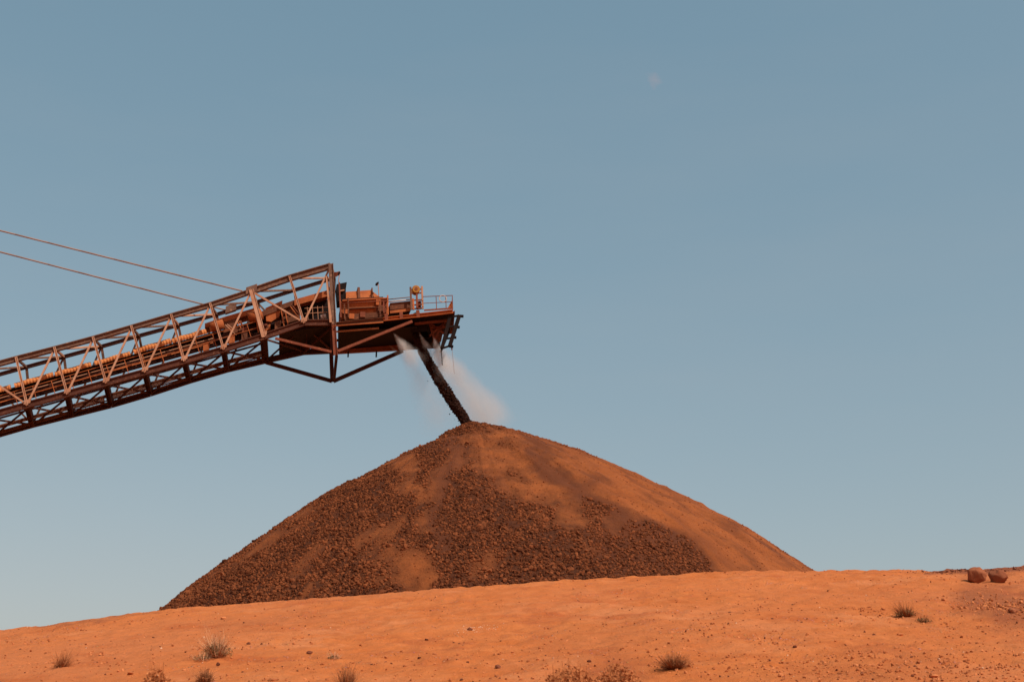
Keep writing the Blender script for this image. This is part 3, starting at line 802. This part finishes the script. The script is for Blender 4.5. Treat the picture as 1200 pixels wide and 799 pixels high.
part('hose_coil', MB().torus(P(519, 350, .05), NRM, .3, .035), 'white', True)
part('bracket', MB().prism([(524, 362), (529.5, 352), (530.3, 361.5)], .3, .5), 'orange')
for xx in (489.5, 470, 452.5):
    part('deck_stiffener', MB().beam(P(xx, 363.5 + (489.5 - xx) * .11, -.08), P(xx + .5, 372 + (489.5 - xx) * .09, -.05), .08, .28), 'rust')

# ---- stay ropes up to the mast, mast and undercarriage (left of the frame)
ra0, ra1 = P(284, 341, OT0), P(0, 269, OT0); rb0, rb1 = P(271, 365, OT1), P(0, 294, OT1)
def to_x(a, b, x): return a + (b - a) * ((x - a.x) / (b.x - a.x))
mx = piv.x
ma, mb_ = to_x(ra0, ra1, mx), to_x(rb0, rb1, mx)
for a, b in ((ra0, ma), (rb0, mb_)):
    pts = [a + (b - a) * t - Vector((0, 0, .66 * 4 * t * (1 - t))) for t in np.linspace(0, 1, 25)]
    # keep the traced ends of the visible stretch: sag is split evenly around them
    part('stay_rope', MB().path([p + Vector((0, 0, .55)) * (4 * t * (1 - t)) for p, t in zip(pts, np.linspace(0, 1, 25))], .064, 6), 'rope', True)
topm = (ma + mb_) / 2
for s in (-1, 1):
    o = NRM * (3.2 * s)
    part('mast_leg', MB().beam(piv + o * 1.0 + Vector((0, 0, -.5)), topm + o * .5 + Vector((0, 0, .4)), .6, .6), 'rust')
    part('mast_leg', MB().beam(piv + o - TAN * 7 + Vector((0, 0, -2)), topm + o * .5 - TAN * .7, .5, .5), 'rust')
    for u in (-3.2, 3.2):
        part('portal_leg', MB().beam(piv + o * 1.2 + TAN * u + Vector((0, 0, -1.4)), Vector((piv.x, piv.y, PADZ + .6)) + o * 1.25 + TAN * u * 1.3, .8, .8), 'rust')
        part('bogie', MB().box(Vector((piv.x, piv.y, PADZ + .4)) + o * 1.25 + TAN * u * 1.3, 2.6, .7, .8), 'brown')
part('mast_head', MB().beam(topm - NRM * 2.2 + Vector((0, 0, .5)), topm + NRM * 2.2 + Vector((0, 0, .5)), .7, .7), 'rust')
part('slew_deck', MB().box(piv + Vector((0, 0, -1.2)) - TAN * 2, 12, 8.5, .6), 'brown')
part('counterweight', MB().box(piv - TAN * 11 + Vector((0, 0, -1.5)), 5, 6, 3), 'brown')
part('counter_boom', MB().beam(piv - TAN * 2 + Vector((0, 0, -1.3)), piv - TAN * 11 + Vector((0, 0, -.6)), 3, 1.0), 'rust')

# ------------------------------------------------------------------ falling ore
path_px = [(483, 379, 4.0), (488, 393, 5.0), (493, 406, 5.4), (499, 419, 5.6), (509, 436, 6.0), (520, 454, 6.4), (533, 475, 6.2), (542, 488, 5.8), (549, 499, 5.4)]
pp = [P(x, y, 3.0) for x, y, _ in path_px]; pr = [r * PXM for *_, r in path_px]
def along(t):
    s = t * (len(pp) - 1); i = np.minimum(s.astype(int), len(pp) - 2); f = (s - i)[:, None]
    a = np.array([tuple(p) for p in pp]); r = np.array(pr)
    return a[i] * (1 - f) + a[i + 1] * f, r[i] * (1 - f[:, 0]) + r[i + 1] * f[:, 0]
n = 11000
t = RNG.random(n); c, r = along(t)
an = RNG.random(n) * 2 * math.pi; rad = r * np.sqrt(RNG.random(n)) * (1 + .06 * RNG.normal(size=n))
rad *= (1 + .05 * (vnoise(t * 30, an * .8, 5) - .5) * 2)
off = np.stack([np.cos(an) * rad * .87, np.sin(an) * rad, -np.cos(an) * rad * -.5], 1)
s_ = (.04 + .06 * RNG.random(n) ** 2) * (.8 + .5 * t)
pos = c + off
stray = RNG.random(n) < .022; pos[stray] += RNG.normal(size=(stray.sum(), 3)) * .2; s_[stray] *= .55
fo_ = rocks('falling_ore', pos, s_, M['wetore'], None, tuple(pp[-1]))
tag(fo_, 'dark stream of crushed ore pouring from the conveyor head onto the heap', 'falling ore', kind='stuff')

# ------------------------------------------------------------------ water spray and dust
def vol_mat(name, dens, col, soft, k0, k1, ns, L, wisp=.6, aniso=.1, fade=(0.0, .05, .5, 1.0)):
    """density in the plume's own space: z runs along it, radius grows k0 -> k1"""
    m, nt, out = new_mat(name)
    tc = N(nt, 'ShaderNodeTexCoord'); sp = N(nt, 'ShaderNodeSeparateXYZ'); nt.links.new(tc.outputs['Object'], sp.inputs[0])
    def mth(op, a, b=None, clamp=False):
        q = N(nt, 'ShaderNodeMath', operation=op); q.use_clamp = clamp
        for s, v in zip(q.inputs, (a, b)):
            if v is None: continue
            if isinstance(v, (int, float)): s.default_value = v
            else: nt.links.new(v, s)
        return q.outputs[0]
    r = mth('SQRT', mth('ADD', mth('MULTIPLY', sp.outputs[0], sp.outputs[0]), mth('MULTIPLY', sp.outputs[1], sp.outputs[1])))
    mpr = N(nt, 'ShaderNodeMapping'); mpr.inputs['Scale'].default_value = (1, 1, .5); nt.links.new(tc.outputs['Object'], mpr.inputs[0])
    r = mth('MULTIPLY', r, mth('ADD', mth('MULTIPLY', noise(nt, mpr.outputs[0], ns * .9, 5, .65), 1.5), .32))
    zf = mth('DIVIDE', sp.outputs[2], L)
    R = mth('ADD', mth('MULTIPLY', zf, k1 - k0), k0)
    q = mth('SUBTRACT', 1.0, mth('DIVIDE', r, R), True)
    q = mth('POWER', q, soft)
    up = N(nt, 'ShaderNodeMapRange', interpolation_type='SMOOTHSTEP'); up.inputs[1].default_value = fade[0]; up.inputs[2].default_value = fade[1]; nt.links.new(zf, up.inputs[0])
    dn = N(nt, 'ShaderNodeMapRange', interpolation_type='SMOOTHSTEP'); dn.inputs[1].default_value = fade[3]; dn.inputs[2].default_value = fade[2]; nt.links.new(zf, dn.inputs[0])
    d = mth('MULTIPLY', mth('MULTIPLY', q, up.outputs[0]), dn.outputs[0])
    mp = N(nt, 'ShaderNodeMapping'); mp.inputs['Scale'].default_value = (1, 1, .35); nt.links.new(tc.outputs['Object'], mp.inputs[0])
    nz = noise(nt, mp.outputs[0], ns, 4, .6)
    d = mth('MULTIPLY', d, mth('ADD', mth('MULTIPLY', ramp(nt, nz, .3, .7), wisp), 1 - wisp))
    # a jet thins out as it widens
    d = mth('MULTIPLY', d, mth('DIVIDE', dens * (k0 + .35 * k1), mth('ADD', R, .25 * k1)))
    pv_ = N(nt, 'ShaderNodeVolumePrincipled'); pv_.inputs['Color'].default_value = (*col, 1); pv_.inputs['Anisotropy'].default_value = aniso
    nt.links.new(d, pv_.inputs['Density']); nt.links.new(pv_.outputs[0], out.inputs['Volume'])
    return m

def plume(name, a, b, k0, k1, dens, col, label, cat, soft=1.2, ns=1.2, wisp=.6, fade=(0, .05, .5, 1.0), group=None, kind=None):
    L = (b - a).length; n = 20; mb = MB()
    V_ = []; F_ = []
    rings = 6
    for q in range(rings + 1):
        rr_ = k0 + (k1 - k0) * q / rings
        for k in range(n): V_.append((rr_ * math.cos(2 * math.pi * k / n), rr_ * math.sin(2 * math.pi * k / n), L * q / rings))
    for q in range(rings):
        for k in range(n):
            j = (k + 1) % n; F_.append((q * n + k, q * n + j, q * n + n + j, q * n + n + k))
    F_.append(tuple(reversed(range(n)))); F_.append(tuple(rings * n + k for k in range(n)))
    me = bpy.data.meshes.new(name); me.from_pydata(V_, [], F_)
    me.materials.append(vol_mat(name + '_air', dens, col, soft, k0, k1, ns, L, wisp, fade=fade))
    o = bpy.data.objects.new(name, me); COL.objects.link(o); o.location = a
    o.rotation_euler = (b - a).to_track_quat('Z', 'Y').to_euler()
    return tag(o, label, cat, group, kind)
WHT = (.98, .94, .89)
plume('water_spray', P(460.5, 389.5, .8), P(494, 432, .8), .04, 1.5, 10.0, WHT, 'white water spray jet left of the falling ore, first below the diagonal brace', 'water spray', 1.4, 2.2, .9, (0, .08, .25, 1), 'water jets under the conveyor head')
plume('water_spray', P(490.6, 389, 1.6), P(514, 433, 4.0), .04, 1.1, 10.0, WHT, 'white water spray jet hugging the right edge of the falling ore', 'water spray', 1.4, 2.2, .9, (0, .08, .3, 1), 'water jets under the conveyor head')
plume('water_spray', P(507.7, 394, 1.2), P(526, 448, 3.0), .04, 1.7, 11.0, WHT, 'white water spray jet farthest right below the end frame', 'water spray', 1.4, 2.2, .9, (0, .08, .3, 1), 'water jets under the conveyor head')
plume('water_spray', P(455, 403.5, 5.0), P(486, 432, 4.0), .05, .8, 1.5, WHT, 'faint low water spray jet beside the bottom beam of the head', 'water spray', 1.0, 2.5, .5, (0, .05, .3, 1), 'water jets under the conveyor head')
plume('dust_plume', P(500, 390, 4.6), P(586, 512, 5.6), .3, 3.1, 1.75, (.95, .86, .79), 'pale drifting dust and mist cloud on the right of the falling ore', 'dust', 1.0, .7, .8, (.05, .25, .80, 1), None, 'stuff')
plume('dust_plume', P(468, 398, 5.0), P(527, 512, 6.0), .3, 2.7, .62, (.94, .87, .82), 'very thin dust veil on the left of the falling ore', 'dust', 1.0, .7, .85, (.05, .2, .7, 1), None, 'stuff')

# ------------------------------------------------------------------ stones and gravel on the berm
def gravel(name, n, mat, smin, smax, region, label, cat, pw=2.5, clump=0.0):
    P_, S_ = [], []
    xs = RNG.uniform(region[0], region[2], n); ys = RNG.uniform(region[1], region[3], n)
    wt = 1 - sstep(-.1, .35, -fbm(xs * .6, ys * .6, 71, 4)) if clump else np.ones(n)
    px, py = project(xs, ys, ground_z(xs, ys))
    low = sstep(690, 800, py)
    rt = sstep(600, 1050, px)
    prob = (.18 + .82 * low) * (.35 + .65 * rt) * np.where(wt > .5, 1, .25)
    k = RNG.random(n) < prob
    xs, ys = xs[k], ys[k]; zs = ground_z(xs, ys)
    s = smin + (smax - smin) * RNG.random(len(xs)) ** pw
    o = rocks(name, np.stack([xs, ys, zs + s * .12], 1), s, mat, None, (0, 20, 3), flat=.6)
    return tag(o, label, cat, kind='stuff')
gravel('gravel', 95000, M['stone'], .004, .030, (-13, 9, 13, 30), 'scattered orange gravel over the near soil bank', 'gravel', 3.5, 1)
gravel('dark_gravel', 7000, M['stone_dark'], .005, .028, (-13, 9, 13, 30), 'scattered dark ironstone chips over the near soil bank', 'gravel', 3, 1)
gravel('pale_gravel', 2500, M['stone_pale'], .004, .018, (-13, 9, 13, 30), 'scattered pale stone chips over the near soil bank', 'gravel', 2.5, 1)

def patch(name, n, mat, pts, spread, smin, smax, label, seed):
    rg = np.random.default_rng(seed); xy = []
    hits = [ground_hit(*p) for p in pts]
    for k in range(n):
        t = rg.random() * (len(hits) - 1); q = int(t); p = hits[q].lerp(hits[min(q + 1, len(hits) - 1)], t - q)
        xy.append((p.x + rg.normal() * spread[0], p.y + rg.normal() * spread[1]))
    xy = np.array(xy); z = ground_z(xy[:, 0], xy[:, 1]); s = smin + (smax - smin) * rg.random(n) ** 3
    o = rocks(name, np.stack([xy[:, 0], xy[:, 1], z + s * .15], 1), s, mat, None, (0, 20, 3), flat=.65)
    return tag(o, label, 'rubble', kind='stuff')
patch('rubble_patch', 900, M['stone'], [(1150, 708), (1199, 716), (1260, 718)], (.35, .9), .008, .05, 'loose rubble on the dark soil patch at the right edge', 5)
patch('rubble_patch', 420, M['stone_dark'], [(1093, 669), (1120, 669), (1165, 668), (1260, 662)], (.25, .18), .008, .035, 'low dark rubble along the bank crest behind the boulders', 6)
patch('rubble_patch', 500, M['stone'], [(940, 785), (1010, 780), (1110, 775), (1190, 785)], (.5, .5), .006, .035, 'scatter of small stones at the bottom right of the bank', 7)
patch('rubble_patch', 90, M['stone_pale'], [(545, 739), (575, 732)], (.12, .18), .006, .022, 'pale stone chips around a dark stone below the middle of the heap', 8)
patch('rubble_patch', 90, M['stone'], [(1000, 713), (1015, 713)], (.12, .2), .006, .03, 'few orange clods left of the wind bent bush', 9)

def lump(name, px, py, wpx, hpx, mat, label, cat='stone', seed=0, group=None, sub=4):
    """one stone: a subdivided icosahedron cut by random planes"""
    p = ground_hit(px, py); d = (p - CAM).dot(FWD); m = d / FPX
    rg = np.random.default_rng(seed)
    v, f = ICO.copy(), ICF.copy()
    for _ in range(sub - 1):
        mids = {}; nv = list(v); nf = []
        def mid_(a, b):
            k = (min(a, b), max(a, b))
            if k not in mids: q = nv[a] + nv[b]; nv.append(q / np.linalg.norm(q)); mids[k] = len(nv) - 1
            return mids[k]
        for a, b, c in f:
            ab, bc, ca = mid_(a, b), mid_(b, c), mid_(c, a); nf += [(a, ab, ca), (b, bc, ab), (c, ca, bc), (ab, bc, ca)]
        v, f = np.array(nv), np.array(nf)
    for _ in range(14):
        nn_ = rg.normal(size=3); nn_ /= np.linalg.norm(nn_); h = rg.uniform(.66, .9) if name == 'boulder' else rg.uniform(.5, .85)
        dd = v @ nn_ - h; v = v - np.outer(np.maximum(dd, 0), nn_)
    v = v * (1 + .16 * fbm(v[:, 0] * 1.7 + seed, v[:, 1] * 1.7 + v[:, 2] * 1.3, seed, 4)[:, None] + .07 * fbm(v[:, 0] * 6 + v[:, 2] * 3, v[:, 1] * 6 - v[:, 2] * 5, seed + 3, 3)[:, None])
    v = v * np.array([wpx * m / 2, wpx * m / 2 * .85, hpx * m / 2]) * (1.3 if name == 'boulder' else 1.0)
    base = Vector((p.x, p.y + wpx * m * .2, gz(p.x, p.y + wpx * m * .2)))
    v[:, 2] += hpx * m * (.3 if name == 'boulder' else .2)
    o = link_np(name, v, f, M[mat] if isinstance(mat, str) else mat, None, True, {'tone': rg.random(1).repeat(len(v))}, tuple(base))
    return tag(o, label, cat, group)
def boulder(*a, **k): return lump(*a, **k)
G = 'boulders on the skyline at the right'
lump('boulder', 1146, 682, 20, 19, 'stone_boulder', 'rounded dusty boulder on the bank crest, left one of the skyline pair', 'boulder', 5, G)
lump('boulder', 1171, 682, 17, 17, 'stone_boulder', 'dark creviced boulder on the bank crest, right one of the skyline pair', 'boulder', 8, G)
lump('stone', 1189, 718, 13, 9, 'stone_boulder', 'pink brown stone on the dark soil patch at the right edge', 'stone', 12)
lump('stone', 584, 783, 8, 8, 'stone_dark', 'dark upright stone alone on the bare soil at bottom centre', 'stone', 14)
lump('stone', 551, 737, 8, 4, 'stone_dark', 'dark stone among pale chips below the middle of the heap', 'stone', 15)
lump('stone', 500, 749, 6, 3, 'stone_dark', 'small flat dark stone left of the pale chips', 'stone', 16)
lump('stone', 492, 771, 7, 3, 'stone_dark', 'thin flat dark stone on bare soil left of the upright dark stone', 'stone', 17)
lump('stone', 363, 765, 8, 6, 'stone_dark', 'dark stone just left of the low straw tuft', 'stone', 18)
lump('stone', 118, 766, 7, 6, 'stone', 'brown stone to the right of the reddish dry bush', 'stone', 19)
lump('stone', 255, 779, 6, 6, 'stone_dark', 'brown stone right below the big pale bush', 'stone', 20)
lump('stone', 246, 769, 5, 5, 'stone_pale', 'small pale stone at the foot of the big pale bush', 'stone', 21)
lump('stone', 291, 754, 5, 4, 'stone_dark', 'small dark stone to the right of the big pale bush', 'stone', 22)
lump('stone', 262, 725, 8, 4, 'stone', 'brown stone up the slope above the big pale bush', 'stone', 23)
lump('stone', 319, 797, 15, 6, 'stone', 'flat tan stone at the bottom edge right of the dark twiggy bush', 'stone', 24)
lump('stone', 691, 775, 6, 4, 'stone_dark', 'dark angular stone above the red brushwood mound', 'stone', 25)
lump('stone', 1025, 744, 5, 4, 'stone_dark', 'small black stone below and left of the wind bent bush', 'stone', 26)
lump('stone', 932, 757, 7, 4, 'stone_dark', 'dark stone on open soil right of the round dark bush', 'stone', 27)
lump('stone', 1094, 793, 13, 6, 'stone', 'reddish flat stone in the gravel at the bottom right', 'stone', 28)
lump('stone', 1055, 744, 9, 4, 'stone', 'tan stone in the gravel below the wind bent bush', 'stone', 29)
lump('stone', 1035, 714, 6, 4, 'stone', 'brown stone just left of the wind bent bush', 'stone', 30)
lump('stone', 152, 790, 9, 5, 'stone', 'brown stone on a bare rise left of the blurred brush', 'stone', 31)

# ------------------------------------------------------------------ dry bushes
def blades(c, n, h, spread, w, rg, lean=(0, 0), lmin=.5, elev=(.25, 1.0), base=.25):
    """n thin bent blades as 3-segment strips; returns verts, quads, tone"""
    V_, F_, T_ = [], [], []
    for _ in range(n):
        a = rg.random() * 2 * math.pi; rb = base * spread * math.sqrt(rg.random())
        el = rg.uniform(*elev) * math.pi / 2; L = h * rg.uniform(lmin, 1.0)
        d = np.array([math.cos(a) * math.cos(el) * spread / h * 1.2 + lean[0], math.sin(a) * math.cos(el) * spread / h * 1.2 + lean[1], math.sin(el)])
        p = np.array([math.cos(a) * rb, math.sin(a) * rb, -.01]); sd = np.array([-math.sin(a + rg.normal() * .9), math.cos(a + rg.normal() * .9), 0]) 
        bend = rg.normal(size=3) * .22; tn = rg.random(); i = len(V_)
        for q in range(4):
            t_ = q / 3; pt = p + d * L * t_ + bend * L * t_ * t_; ww = w * (1 - .8 * t_) / 2
            V_ += [pt - sd * ww, pt + sd * ww]; T_ += [tn, tn]
        for q in range(3): F_.append((i + 2 * q, i + 2 * q + 1, i + 2 * q + 3, i + 2 * q + 2))
    return V_, F_, T_
def leaves(n, h, spread, s, rg, zlo=.1, zhi=.8):
    V_, F_, T_ = [], [], []
    for _ in range(n):
        u = rg.normal(size=3); u /= np.linalg.norm(u); rr_ = rg.random() ** .4
        c = np.array([u[0] * spread * rr_, u[1] * spread * rr_, h * (zlo + (zhi - zlo) * (abs(u[2]) * rr_))])
        a = rg.normal(size=3); a /= np.linalg.norm(a); b = np.cross(a, rg.normal(size=3)); b /= np.linalg.norm(b)
        k = s * rg.uniform(.6, 1.4); i = len(V_); tn = rg.random()
        V_ += [c - a * k, c - b * k * .4, c + a * k, c + b * k * .4]; F_.append((i, i + 1, i + 2, i + 3)); T_ += [tn] * 4
    return V_, F_, T_
def bush(name, px, py, wpx, hpx, label, parts, seed, cat='bush', group='dry bushes on the near bank', lean=(0, 0)):
    p = ground_hit(px, py); m = (p - CAM).dot(FWD) / FPX
    rg = np.random.default_rng(seed); W = wpx * m / 2; H = hpx * m
    root = bpy.data.objects.new(name, None); COL.objects.link(root); root.location = (p.x, p.y, gz(p.x, p.y))
    tag(root, label, cat, group)
    for nm, mt, kind_, n, hs, ws, wd in parts:
        if kind_ == 'b': v, f, t_ = blades(None, n, H * hs, W * ws, wd, rg, lean)
        elif kind_ == 's': v, f, t_ = blades(None, n, H * hs, W * ws, wd, rg, lean, .8, (.35, 1.0), .6)
        else: v, f, t_ = leaves(n, H * hs, W * ws, wd, rg)
        v = np.array(v)
        v[:, 2] += np.array([0])  # rooted at the soil
        link_np(nm, v, np.array(f), M[mt], root, False, {'tone': np.array(t_)})
    return root
px1 = .0115
bush('straw_bush', 254, 769, 46, 28, 'big bush with pale straw tops and olive green foot at lower left', [
    ('twigs', 'twig', 'b', 260, .8, .9, .008), ('leaves', 'leaf', 'l', 620, .7, .85, .013), ('straw', 'straw', 'b', 380, 1.1, 1.0, .007)], 41, lean=(-.1, 0))
bush('straw_tuft', 236, 773, 26, 13, 'low olive tuft at the left foot of the big pale bush', [
    ('leaves', 'leaf', 'l', 110, .7, .8, .013), ('straw', 'straw', 's', 90, .8, .9, .007)], 42)
bush('dry_bush', 240, 799, 30, 17, 'dark twiggy bush at the bottom edge below the big pale bush', [
    ('twigs', 'twig', 'b', 330, 1.0, .9, .009), ('leaves', 'drybrush', 'l', 160, .8, .8, .012)], 43)
bush('dry_bush', 72, 781, 34, 22, 'reddish brown dry bush with thin wispy stems at the far left', [
    ('twigs', 'drybrush', 'b', 260, 1.0, .85, .007), ('leaves', 'twig', 'l', 150, .5, .65, .012)], 44, lean=(.12, 0))
bush('straw_tuft', 391, 771, 20, 10, 'low straw tuft with dark foot right of a dark stone', [
    ('leaves', 'leaf', 'l', 90, .6, .7, .012), ('straw', 'straw', 's', 100, 1.0, .9, .007)], 45)
bush('dry_bush', 405, 802, 36, 24, 'brown wiry bush cut by the bottom edge left of centre', [
    ('twigs', 'twig', 'b', 240, 1.0, .9, .007), ('straw', 'drybrush', 's', 110, 1.0, .9, .007)], 46)
bush('dry_bush', 790, 783, 54, 18, 'round dark brown bush standing alone on the slope right of centre', [
    ('twigs', 'twig', 'b', 520, 1.0, .95, .008), ('leaves', 'twig', 'l', 320, .75, .9, .010), ('straw', 'drybrush', 'b', 260, 1.05, 1.0, .007)], 47)
bush('dry_bush', 1062, 722, 36, 17, 'wind bent bush with dark foliage below the skyline boulders', [
    ('twigs', 'twig', 'b', 260, .9, .95, .009), ('leaves', 'leaf', 'l', 200, .6, .9, .014), ('straw', 'drybrush', 'b', 160, 1.0, 1.0, .008)], 48, lean=(-.2, 0))
bush('dry_bush', 1082, 728, 26, 8, 'low olive bush just right of the wind bent bush', [
    ('twigs', 'twig', 'b', 90, 1.0, .9, .008), ('leaves', 'leaf', 'l', 150, .8, .9, .014)], 49)
# out of focus brush close to the lens
def near_brush(px, py_top, wpx, dist, label, n, seed):
    d = ray(px, py_top); q = CAM + d * (dist / d.y)
    gzv = gz(q.x, q.y); H = q.z - gzv; m = dist / FPX / math.cos(PHI) * 1.0
    rg = np.random.default_rng(seed); W = wpx * m / 2
    root = bpy.data.objects.new('dry_brush', None); COL.objects.link(root); root.location = (q.x, q.y, gzv)
    tag(root, label, 'bush', 'dry bushes on the near bank')
    W = wpx * m / 2 / .76; C = .42
    v, f, t_ = leaves(n * 26, C, W, .011, rg, 0, 1.0)
    v = np.array(v); v[:, 2] += H - C
    link_np('leaves', v, np.array(f), M['redbrush'], root, False, {'tone': np.array(t_)})
    V_, F_, T_ = [], [], []
    for _ in range(n):
        u = rg.normal(size=3); u[2] = abs(u[2]); u /= np.linalg.norm(u); e = np.array([u[0] * W, u[1] * W, H - C + C * u[2] * rg.uniform(.8, 1.12)])
        b0 = np.array([u[0] * W * .15, u[1] * W * .15, -.01]); sd_ = np.array([1, 0, 0]) if rg.random() < .5 else np.array([.7, .7, 0]); i_ = len(V_); tn = rg.random()
        for q in range(4):
            t2 = q / 3; pt = b0 + (e - b0) * np.array([t2 ** 1.6, t2 ** 1.6, t2]); ww = .006 * (1 - .7 * t2)
            V_ += [pt - sd_ * ww, pt + sd_ * ww]; T_ += [tn, tn]
        for q in range(3): F_.append((i_ + 2 * q, i_ + 2 * q + 1, i_ + 2 * q + 3, i_ + 2 * q + 2))
    link_np('twigs', np.array(V_), np.array(F_), M['redbrush'], root, False, {'tone': np.array(T_)})
near_brush(668, 780, 74, 7.0, 'blurred red brown brush close to the camera, left of the pair at bottom centre', 420, 61)
near_brush(724, 776, 60, 7.5, 'blurred red brown brush close to the camera, right of the pair at bottom centre', 240, 62)
near_brush(184, 781, 40, 7.0, 'blurred red brush close to the camera between the two left bushes', 200, 63)

# ------------------------------------------------------------------ daylight
SKYG = ((.95, .73), (.734, .50), (.665, .425))     # hazy, washed-out summer sky
EL, AZ = math.radians(50), math.radians(134)       # azimuth clockwise from +Y: behind the camera, to the right
sd = Vector((math.sin(AZ) * math.cos(EL), math.cos(AZ) * math.cos(EL), math.sin(EL)))
sl = bpy.data.lights.new('sun', 'SUN'); sl.energy = 4.0; sl.angle = math.radians(.53); sl.color = (1, .93, .84)
so = bpy.data.objects.new('sun', sl); COL.objects.link(so); so.location = (0, 0, 60)
so.rotation_euler = sd.to_track_quat('Z', 'Y').to_euler()
w = bpy.data.worlds.new('World'); scn.world = w; w.use_nodes = True
nt = w.node_tree; nt.nodes.clear()
sky = N(nt, 'ShaderNodeTexSky', sky_type='NISHITA'); sky.sun_disc = False; sky.sun_elevation = EL; sky.sun_rotation = AZ
sky.air_density = 1.0; sky.dust_density = 2.5; sky.ozone_density = 1.0; sky.altitude = 300
tc = N(nt, 'ShaderNodeTexCoord')
se = N(nt, 'ShaderNodeSeparateColor'); nt.links.new(sky.outputs[0], se.inputs[0])
co = N(nt, 'ShaderNodeCombineColor')
for q, (a_, p_) in enumerate(SKYG):
    pw_ = N(nt, 'ShaderNodeMath', operation='POWER'); pw_.inputs[1].default_value = p_; nt.links.new(se.outputs[q], pw_.inputs[0])
    ml_ = N(nt, 'ShaderNodeMath', operation='MULTIPLY'); ml_.inputs[1].default_value = 10 * a_ / 10 ** p_; nt.links.new(pw_.outputs[0], ml_.inputs[0])
    nt.links.new(ml_.outputs[0], co.inputs[q])
c = co.outputs[0]
# thin high cloud: faint streaks and one small scrap
mp = N(nt, 'ShaderNodeMapping'); mp.inputs['Scale'].default_value = (1.6, 1.6, 7); mp.inputs['Rotation'].default_value = (0, .35, 0); nt.links.new(tc.outputs['Generated'], mp.inputs[0])
cl_ = ramp(nt, noise(nt, mp.outputs[0], 1.6, 5, .55), .45, .8)
k = N(nt, 'ShaderNodeMath', operation='MULTIPLY'); k.inputs[1].default_value = .10; nt.links.new(cl_, k.inputs[0])
c = mixc(nt, k.outputs[0], c, (4.2, 4.3, 4.4))
dv = ray(766, 95).normalized()
vs = N(nt, 'ShaderNodeVectorMath', operation='DISTANCE'); vs.inputs[1].default_value = dv
nzv = N(nt, 'ShaderNodeVectorMath', operation='NORMALIZE'); nt.links.new(tc.outputs['Generated'], nzv.inputs[0]); nt.links.new(nzv.outputs[0], vs.inputs[0])
nn2 = noise(nt, tc.outputs['Generated'], 150, 3)
ad = N(nt, 'ShaderNodeMath', operation='MULTIPLY_ADD'); ad.inputs[1].default_value = .012; nt.links.new(nn2, ad.inputs[0]); nt.links.new(vs.outputs['Value'], ad.inputs[2])
kk = N(nt, 'ShaderNodeMath', operation='MULTIPLY'); kk.inputs[1].default_value = .35; nt.links.new(ramp(nt, ad.outputs[0], .0125, .006), kk.inputs[0])
c = mixc(nt, kk.outputs[0], c, (4.0, 3.4, 3.75))
bg = N(nt, 'ShaderNodeBackground'); bg.inputs['Strength'].default_value = .1
nt.links.new(c, bg.inputs[0]); wo = N(nt, 'ShaderNodeOutputWorld'); nt.links.new(bg.outputs[0], wo.inputs[0])

scn.view_settings.view_transform = 'Standard'; scn.view_settings.look = 'None'
scn.view_settings.exposure = 0; scn.view_settings.gamma = 1; scn.view_settings.use_curve_mapping = False
scn.render.engine = 'CYCLES'
scn.cycles.volume_step_rate = .6; scn.cycles.volume_max_steps = 128; scn.cycles.volume_bounces = 1
scn.cycles.use_denoising = True
